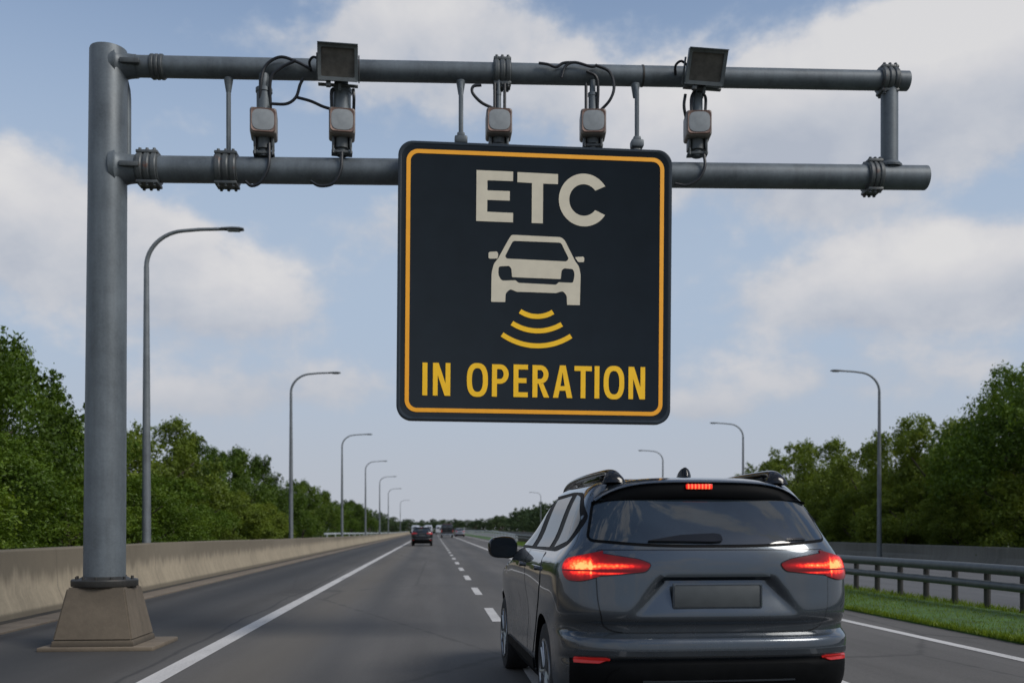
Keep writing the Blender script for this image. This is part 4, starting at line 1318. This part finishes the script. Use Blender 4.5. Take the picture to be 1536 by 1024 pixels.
    patch('window_handle', round_poly([(.46, 1.285), (.56, 1.287), (.585, 1.274), (.45, 1.272)], .005, 3), rear, .014, M['gloss_black'], .04, win)
    # spoiler: black underside/face and painted lip
    bmS = BM()
    N = 30
    secs = []
    for i in range(N + 1):
        s = -1 + 2 * i / N
        x = .665 * s
        drop = .105 * abs(s) ** 5 + .016 * s * s
        yb = .335 + .12 * abs(s) ** 3
        secs.append([(x, yb + .30, 1.696 - drop), (x, yb + .17, 1.692 - drop), (x, yb + .09, 1.683 - drop), (x, yb + .035, 1.670 - drop), (x, yb + .006, 1.660 - drop), (x, yb, 1.654 - drop), (x * .99, yb + .012, 1.648 - drop), (x * .985, yb + .16, 1.63 - drop), (x * .985, yb + .30, 1.60 - drop)])
    grid = [[bmS.verts.new(p) for p in s] for s in secs]
    for a, b in zip(grid, grid[1:]):
        for k in range(len(a) - 1):
            bmS.faces.new((a[k], b[k], b[k + 1], a[k + 1]))
    bmS.faces.new(grid[0]); bmS.faces.new(list(reversed(grid[-1])))
    bmesh.ops.recalc_face_normals(bmS, faces=bmS.faces[:])
    sp = link('spoiler', bmS, M['paint'], root, angle=50)
    # black panel under the lip, hanging in front of the glass top
    bmS = BM(); g2 = []
    for i in range(N + 1):
        s = -1 + 2 * i / N
        drop = .105 * abs(s) ** 5 + .016 * s * s
        yb = .342 + .12 * abs(s) ** 3
        x0, x1 = .655 * s, .690 * s
        low = 1.537 + .012 * cos(s * pi * 1.0)
        g2.append([(x0, yb + .012, 1.652 - drop), (x0 * 1.02, yb - .004, 1.61 - drop * .9), (x1, yb - .012, min(low + .012, 1.6 - drop * .6)), (x1, yb - .004, min(low, 1.59 - drop * .6)), (x1 * .99, yb + .06, min(low, 1.585 - drop * .6))])
    g3 = [[bmS.verts.new(p) for p in s] for s in g2]
    for a, b in zip(g3, g3[1:]):
        for k in range(4): bmS.faces.new((a[k], a[k + 1], b[k + 1], b[k]))
    bmesh.ops.recalc_face_normals(bmS, faces=bmS.faces[:])
    link('spoiler_panel', bmS, M['spoiler_black'], sp, angle=50)
    bmS = BM(); box(bmS, (-.035, .334, 1.625), (.165, .022, .032), .006)
    link('brake_lamp', bmS, M['brake'], sp, angle=30)
    # plate
    bmS = BM(); box(bmS, (0, .076, .935), (.545, .016, .158), .006)
    pl = link('number_plate', bmS, M['plate'], tailgate, angle=30)
    bmS = BM()
    lo = rrect(.2725, .079, .012, 4); li = rrect(.262, .069, .01, 4)
    a_ = [bmS.verts.new((x, .066, z + .935)) for x, z in lo]; b_ = [bmS.verts.new((x, .064, z + .935)) for x, z in li]
    for k in range(len(lo)): bmS.faces.new((a_[k], a_[(k + 1) % len(lo)], b_[(k + 1) % len(lo)], b_[k]))
    bmesh.ops.recalc_face_normals(bmS, faces=bmS.faces[:])
    link('plate_frame', bmS, M['paint'], pl, angle=30)
    # lamps
    inner = round_poly([(-.706, 1.198, .004), (-.46, 1.158, .04), (-.395, 1.130, .02), (-.425, 1.085, .03), (-.706, 1.058, .004)], .02, 5)
    pair('tail_lamp_seal', offset_poly(inner, .006), rear, .0075, M['gloss_black'], .03, (tailgate, tailgate))
    pair('tail_lamp', inner, rear, .013, M['tail'], .02, (tailgate, tailgate))
    outer = round_poly([(.067, 1.212, .004), (-.05, 1.185, .05), (-.175, 1.160, .03), (-.20, 1.10, .03), (-.155, 1.03, .05), (-.05, 1.022, .06), (.067, 1.055, .004)], .02, 5)
    pair('tail_lamp_seal', offset_poly(outer, .005), diag, .003, M['gloss_black'], .03)
    pair('tail_lamp', outer, diag, .012, M['tail'], .018)
    # bumper: crease strip, lower panel, reflectors, chrome line
    pair('reflector', round_poly([(-.085, .556), (.125, .560), (.15, .552), (.085, .521), (-.08, .519)], .008, 3), diag, .012, M['reflector'], .03)
    bs = round_poly(sym([(-.83, .605, .01), (-.83, .575, .01)]), .01, 3)
    patch('bumper_crease', bs, rear, .010, M['paint'], .05)
    bl = round_poly(sym([(-.55, .515, .05), (-.66, .46, .05), (-.66, .33, .05)]), .05, 4)
    patch('bumper_insert', bl, rear, .016, M['black'], .04)
    patch('bumper_trim', round_poly(sym([(-.46, .424, .006), (-.46, .415, .006)]), .004, 2), rear, .020, M['paint'], .05)
    # side glass, doors
    fw = [(3.02, 1.215, .02), (2.56, 1.50, .05), (1.98, 1.565, .01), (1.92, 1.215, .01)]
    rwn = [(1.66, 1.215, .01), (1.72, 1.57, .01), (1.12, 1.585, .02), (1.05, 1.22, .01)]
    qw = [(.86, 1.222, .02), (.93, 1.585, .01), (.72, 1.565, .08), (.44, 1.40, .10), (.48, 1.275, .08)]
    band = round_poly([(3.10, 1.195, .02), (2.60, 1.52, .1), (2.15, 1.60, .1), (1.2, 1.615, .1), (.70, 1.595, .12), (.385, 1.42, .12), (.42, 1.25, .1), (.7, 1.20, .06)], .05, 5)
    pair('window_trim', band, left, .002, M['spoiler_black'], .05)
    for q in (fw, rwn, qw):
        pair('side_window', round_poly(q, .02, 5), left, .005, M['side_glass'], .06)
    fd = round_poly([(3.12, 1.185, .03), (3.22, 1.0, .05), (3.20, .42, .05), (1.85, .42, .03), (1.85, 1.185, .01)], .03, 4)
    rd = round_poly([(1.83, 1.185, .01), (1.83, .42, .03), (1.50, .42, .05), (1.36, .62, .12), (1.10, .86, .12), (.98, 1.02, .08), (1.06, 1.185, .02)], .03, 4)
    for dpoly, hy in ((fd, 2.08), (rd, 1.22)):
        pair('door_seal', offset_poly(dpoly, .005), left, .0012, M['gloss_black'], .07)
        a, b = pair('door', dpoly, left, .0042, M['paint'], .05)
        hp = round_poly([(hy - .12, 1.055), (hy + .12, 1.06), (hy + .12, 1.09), (hy - .12, 1.085)], .012, 3)
        pair('handle', hp, left, .030, M['paint'], .04, (a, b))
    sill = round_poly([(3.2, .39), (1.45, .39), (1.45, .31), (3.2, .31)], .02, 3)
    pair('sill', sill, left, .012, M['black'], .06)
    # fuel flap is on the other side; mirrors
    for s in (-1, 1):
        b = BM()
        secs_ = []
        for (yy, k) in ((2.96, .86), (2.985, .97), (3.03, 1.0), (3.08, .86), (3.11, .5)):
            pr = se(0, 0, .128 * k, .104 * k, 3.0, 28)
            secs_.append([b.verts.new((s * .985 + x + s * .01 * z, yy + .12 * (abs(s * .985 + x) - .985) * -.3, 1.185 + z * (1 if x * s < 0 else .94))) for x, z in pr])
        for P, Q in zip(secs_, secs_[1:]):
            for k in range(28): b.faces.new((P[k], P[(k + 1) % 28], Q[(k + 1) % 28], Q[k]))
        b.faces.new(secs_[0]); b.faces.new(secs_[-1])
        box(b, (s * .875, 3.02, 1.13), (.14, .07, .05), .015)
        bmesh.ops.recalc_face_normals(b, faces=b.faces[:])
        mr = link('side_mirror', b, M['gloss_black'], root, angle=40)
        b = BM(); pr = se(s * .985, 1.185, .112, .084, 3.4, 28)
        vs_ = [b.verts.new((x, 2.952, z)) for x, z in pr]; f_ = b.faces.new(vs_); f_.normal_update()
        if f_.normal.y > 0: f_.normal_flip()
        link('mirror_glass', b, M['mirror'], mr, smooth=False)
    # roof rails with raised rear feet
    for s in (-1, 1):
        b = BM()
        pts = [(s * .53, .52, 1.650), (s * .53, .535, 1.69), (s * .532, .60, 1.722), (s * .54, .80, 1.730), (s * .55, 1.4, 1.728), (s * .55, 1.9, 1.712), (s * .54, 2.2, 1.68), (s * .535, 2.3, 1.64)]
        sp_ = spline(pts, 5)
        rings = []
        for i, p in enumerate(sp_):
            q0 = sp_[max(0, i - 1)]; q1 = sp_[min(len(sp_) - 1, i + 1)]; d = (q1 - q0).normalized()
            n_ = Vector((1, 0, 0)).cross(d).normalized()
            if n_.z < 0 and d.y > 0: n_ = -n_
            k = 1.0 + .9 * exp(-(i / 6.0) ** 2)
            rings.append([b.verts.new(p + Vector((1, 0, 0)) * (.040 * k * cos(2 * pi * j / 14)) + n_ * (.024 * k ** .5 * sin(2 * pi * j / 14))) for j in range(14)])
        for P, Q in zip(rings, rings[1:]):
            for j in range(14): b.faces.new((P[j], P[(j + 1) % 14], Q[(j + 1) % 14], Q[j]))
        b.faces.new(rings[0]); b.faces.new(rings[-1])
        for yy in (1.25,):
            box(b, (s * .55, yy, 1.70), (.035, .9, .05), .012)
        bmesh.ops.recalc_face_normals(b, faces=b.faces[:])
        link('roof_rail', b, M['gloss_black'], root, angle=50)
    # fin
    b = BM()
    rings = []
    for i in range(9):
        k = i / 8; z = 1.70 + .085 * k
        wd = .046 * sqrt(max(0.02, 1 - k ** 2.2)); y0 = .86 + .05 * k; y1 = 1.08 - .14 * k
        rings.append([b.verts.new((.04 + wd * cos(2 * pi * j / 16), (y0 + y1) / 2 + (y1 - y0) / 2 * sin(2 * pi * j / 16), z)) for j in range(16)])
    for P, Q in zip(rings, rings[1:]):
        for j in range(16): b.faces.new((P[j], P[(j + 1) % 16], Q[(j + 1) % 16], Q[j]))
    b.faces.new(rings[-1]); bmesh.ops.recalc_face_normals(b, faces=b.faces[:])
    link('roof_fin', b, M['gloss_black'], root)
    # wheels
    for ya in (AX_R, AX_F):
        for s in (-1, 1):
            b = BM(); cx = s * .80
            lathe(b, [(.225, -.105), (.30, -.112), (.335, -.105), (.348, -.085), (.352, -.05), (.352, .05), (.348, .085), (.335, .105), (.30, .112), (.225, .105)], (cx, ya, WR), (s, 0, 0), 48)
            wh = link('wheel', b, M['rubber'], root)
            b = BM()
            lathe(b, [(.234, .09), (.232, .113), (.222, .115), (.212, .07), (.20, .03)], (cx, ya, WR), (s, 0, 0), 40)
            lathe(b, [(.05, .06), (.05, .10), (.035, .108), (.02, .11)], (cx, ya, WR), (s, 0, 0), 20)
            for k in range(10):
                a = 2 * pi * k / 10 + (.12 if k % 2 else -.12)
                p0 = Vector((cx + s * .095, ya + .04 * cos(a), WR + .04 * sin(a))); p1 = Vector((cx + s * .10, ya + .225 * cos(a), WR + .225 * sin(a)))
                tube(b, [p0, p1], [.020, .015], 6)
            bmesh.ops.recalc_face_normals(b, faces=b.faces[:])
            link('rim', b, M['rim'], wh, angle=40)
    return root

car = make_car('dark grey estate car with lit brake lamps, seen from behind in the foreground')
CAR_YAW = radians(2.0)
car.location = (1.765, 6.0, 0); car.rotation_euler = (0, 0, CAR_YAW); car.scale = (1.05, 1, 1)

def recolour(root, table):
    for o in [root] + list(root.children_recursive):
        if o.type == 'MESH':
            for i, sl in enumerate(o.material_slots):
                new = table.get(sl.material) if sl.material else None
                if new: sl.link = 'OBJECT'; sl.material = new
def car_copy(loc, rotz, paint, label, scale=1.0, lights='tail_dim', group='distant traffic ahead'):
    c = copy_tree(car); c.location = loc; c.rotation_euler = (0, 0, rotz); c.scale = scale if isinstance(scale, tuple) else (scale,) * 3
    mp_ = {M['paint']: M[paint], M['tail']: M[lights], M['brake']: M[lights], M['side_glass']: M['glass']}
    old = {}
    recolour(c, mp_)
    return tag(c, label, 'car', group)
car_copy((-0.90, 79, 0), 0, 'paint_dark', 'black car with red tail lamps ahead in the left lane', (.92, .92, .90))
car_copy((5.0, 196, 0), 0, 'paint_dark', 'tiny dark car far ahead at the right, beside the grey verge kerb', (.95, .95, .9))
car_copy((4.6, 172, 0), 0, 'paint_silver', 'tiny silver car far ahead, right of the dark van', (.9, .9, .85))

# vans ahead
def make_van():
    root = empty('van', (0, 0, 0))
    bm = BM()
    prof = [(0.0, .42), (-.02, .75), (.03, 1.3), (.10, 1.95), (.22, 2.08), (3.6, 2.10), (3.95, 1.95), (4.45, 1.25), (5.1, 1.05), (5.25, .7), (5.2, .42)]
    pts = [tuple(p) for p in round_poly(prof, .12, 4)]
    secs = []
    for x, k in ((-.93, .95), (-.95, .98), (-.90, 1.0), (.90, 1.0), (.95, .98), (.93, .95)):
        secs.append([bm.verts.new((x * (1 - .10 * max(0, (z - 1.1) / 1.0)), 2.6 + (y - 2.6) * k, .42 + (z - .42) * k)) for y, z in pts])
    for P, Q in zip(secs, secs[1:]):
        for j in range(len(pts)): bm.faces.new((P[j], P[(j + 1) % len(pts)], Q[(j + 1) % len(pts)], Q[j]))
    bm.faces.new(secs[0]); bm.faces.new(secs[-1])
    bmesh.ops.recalc_face_normals(bm, faces=bm.faces[:])
    link('body', bm, M['paint_dark'], root, angle=35)
    for s in (-1, 1):
        bm = BM(); box(bm, (s * .40, .02, 1.25), (.76, .05, 1.38), .03)
        d = link('rear_door', bm, M['paint_dark'], root, angle=30)
        bm = BM(); box(bm, (s * .40, .018, 1.58), (.60, .09, .48), .03)
        link('rear_window', bm, M['glass'], d, angle=30)
        bm = BM(); box(bm, (s * .86, .0, 1.05), (.10, .08, .34), .02)
        link('tail_lamp', bm, M['tail_dim'], root, angle=30)
        bm = BM(); box(bm, (s * 1.06, 4.1, 1.35), (.16, .08, .28), .03)
        link('side_mirror', bm, M['black'], root, angle=30)
        for ya in (1.0, 4.2):
            bm = BM(); lathe(bm, [(.2, -.1), (.32, -.1), (.34, -.07), (.34, .07), (.32, .1), (.2, .1)], (s * .80, ya, .34), (s, 0, 0), 28)
            wh = link('wheel', bm, M['rubber'], root)
            bm = BM(); lathe(bm, [(.2, .08), (.19, .105), (.05, .09), (.03, .1)], (s * .80, ya, .34), (s, 0, 0), 20); link('rim', bm, M['rim'], wh)
    bm = BM(); box(bm, (0, -.02, .52), (1.8, .16, .22), .04)
    link('bumper', bm, M['chrome'], root, angle=30)
    bm = BM(); box(bm, (0, 1.9, 2.13), (1.35, 3.0, .10), .04)
    link('roof_cap', bm, M['paint_red'], root, angle=30)
    return root
van = make_van(); van.location = (2.1, 152, 0); van.scale = (1.0, 1, .98)
tag(van, 'dark van with a dull red roof far ahead in the right lane', 'van', 'distant traffic ahead')
for i, (x, y, lab) in enumerate([(-1.2, 236, 'tiny white van far ahead above the black car'), (-4.3, 244, 'tiny white van furthest left in the distant queue'), (1.6, 240, 'tiny white van far ahead left of the dark red roofed van')]):
    v = copy_tree(van); v.location = (x, y, 0); v.scale = (1.05, 1, 1.05)
    recolour(v, {M['paint_dark']: M['paint_white'], M['paint_red']: M['paint_white'], M['tail_dim']: M['paint_white']})
    tag(v, lab, 'van', 'distant traffic ahead')
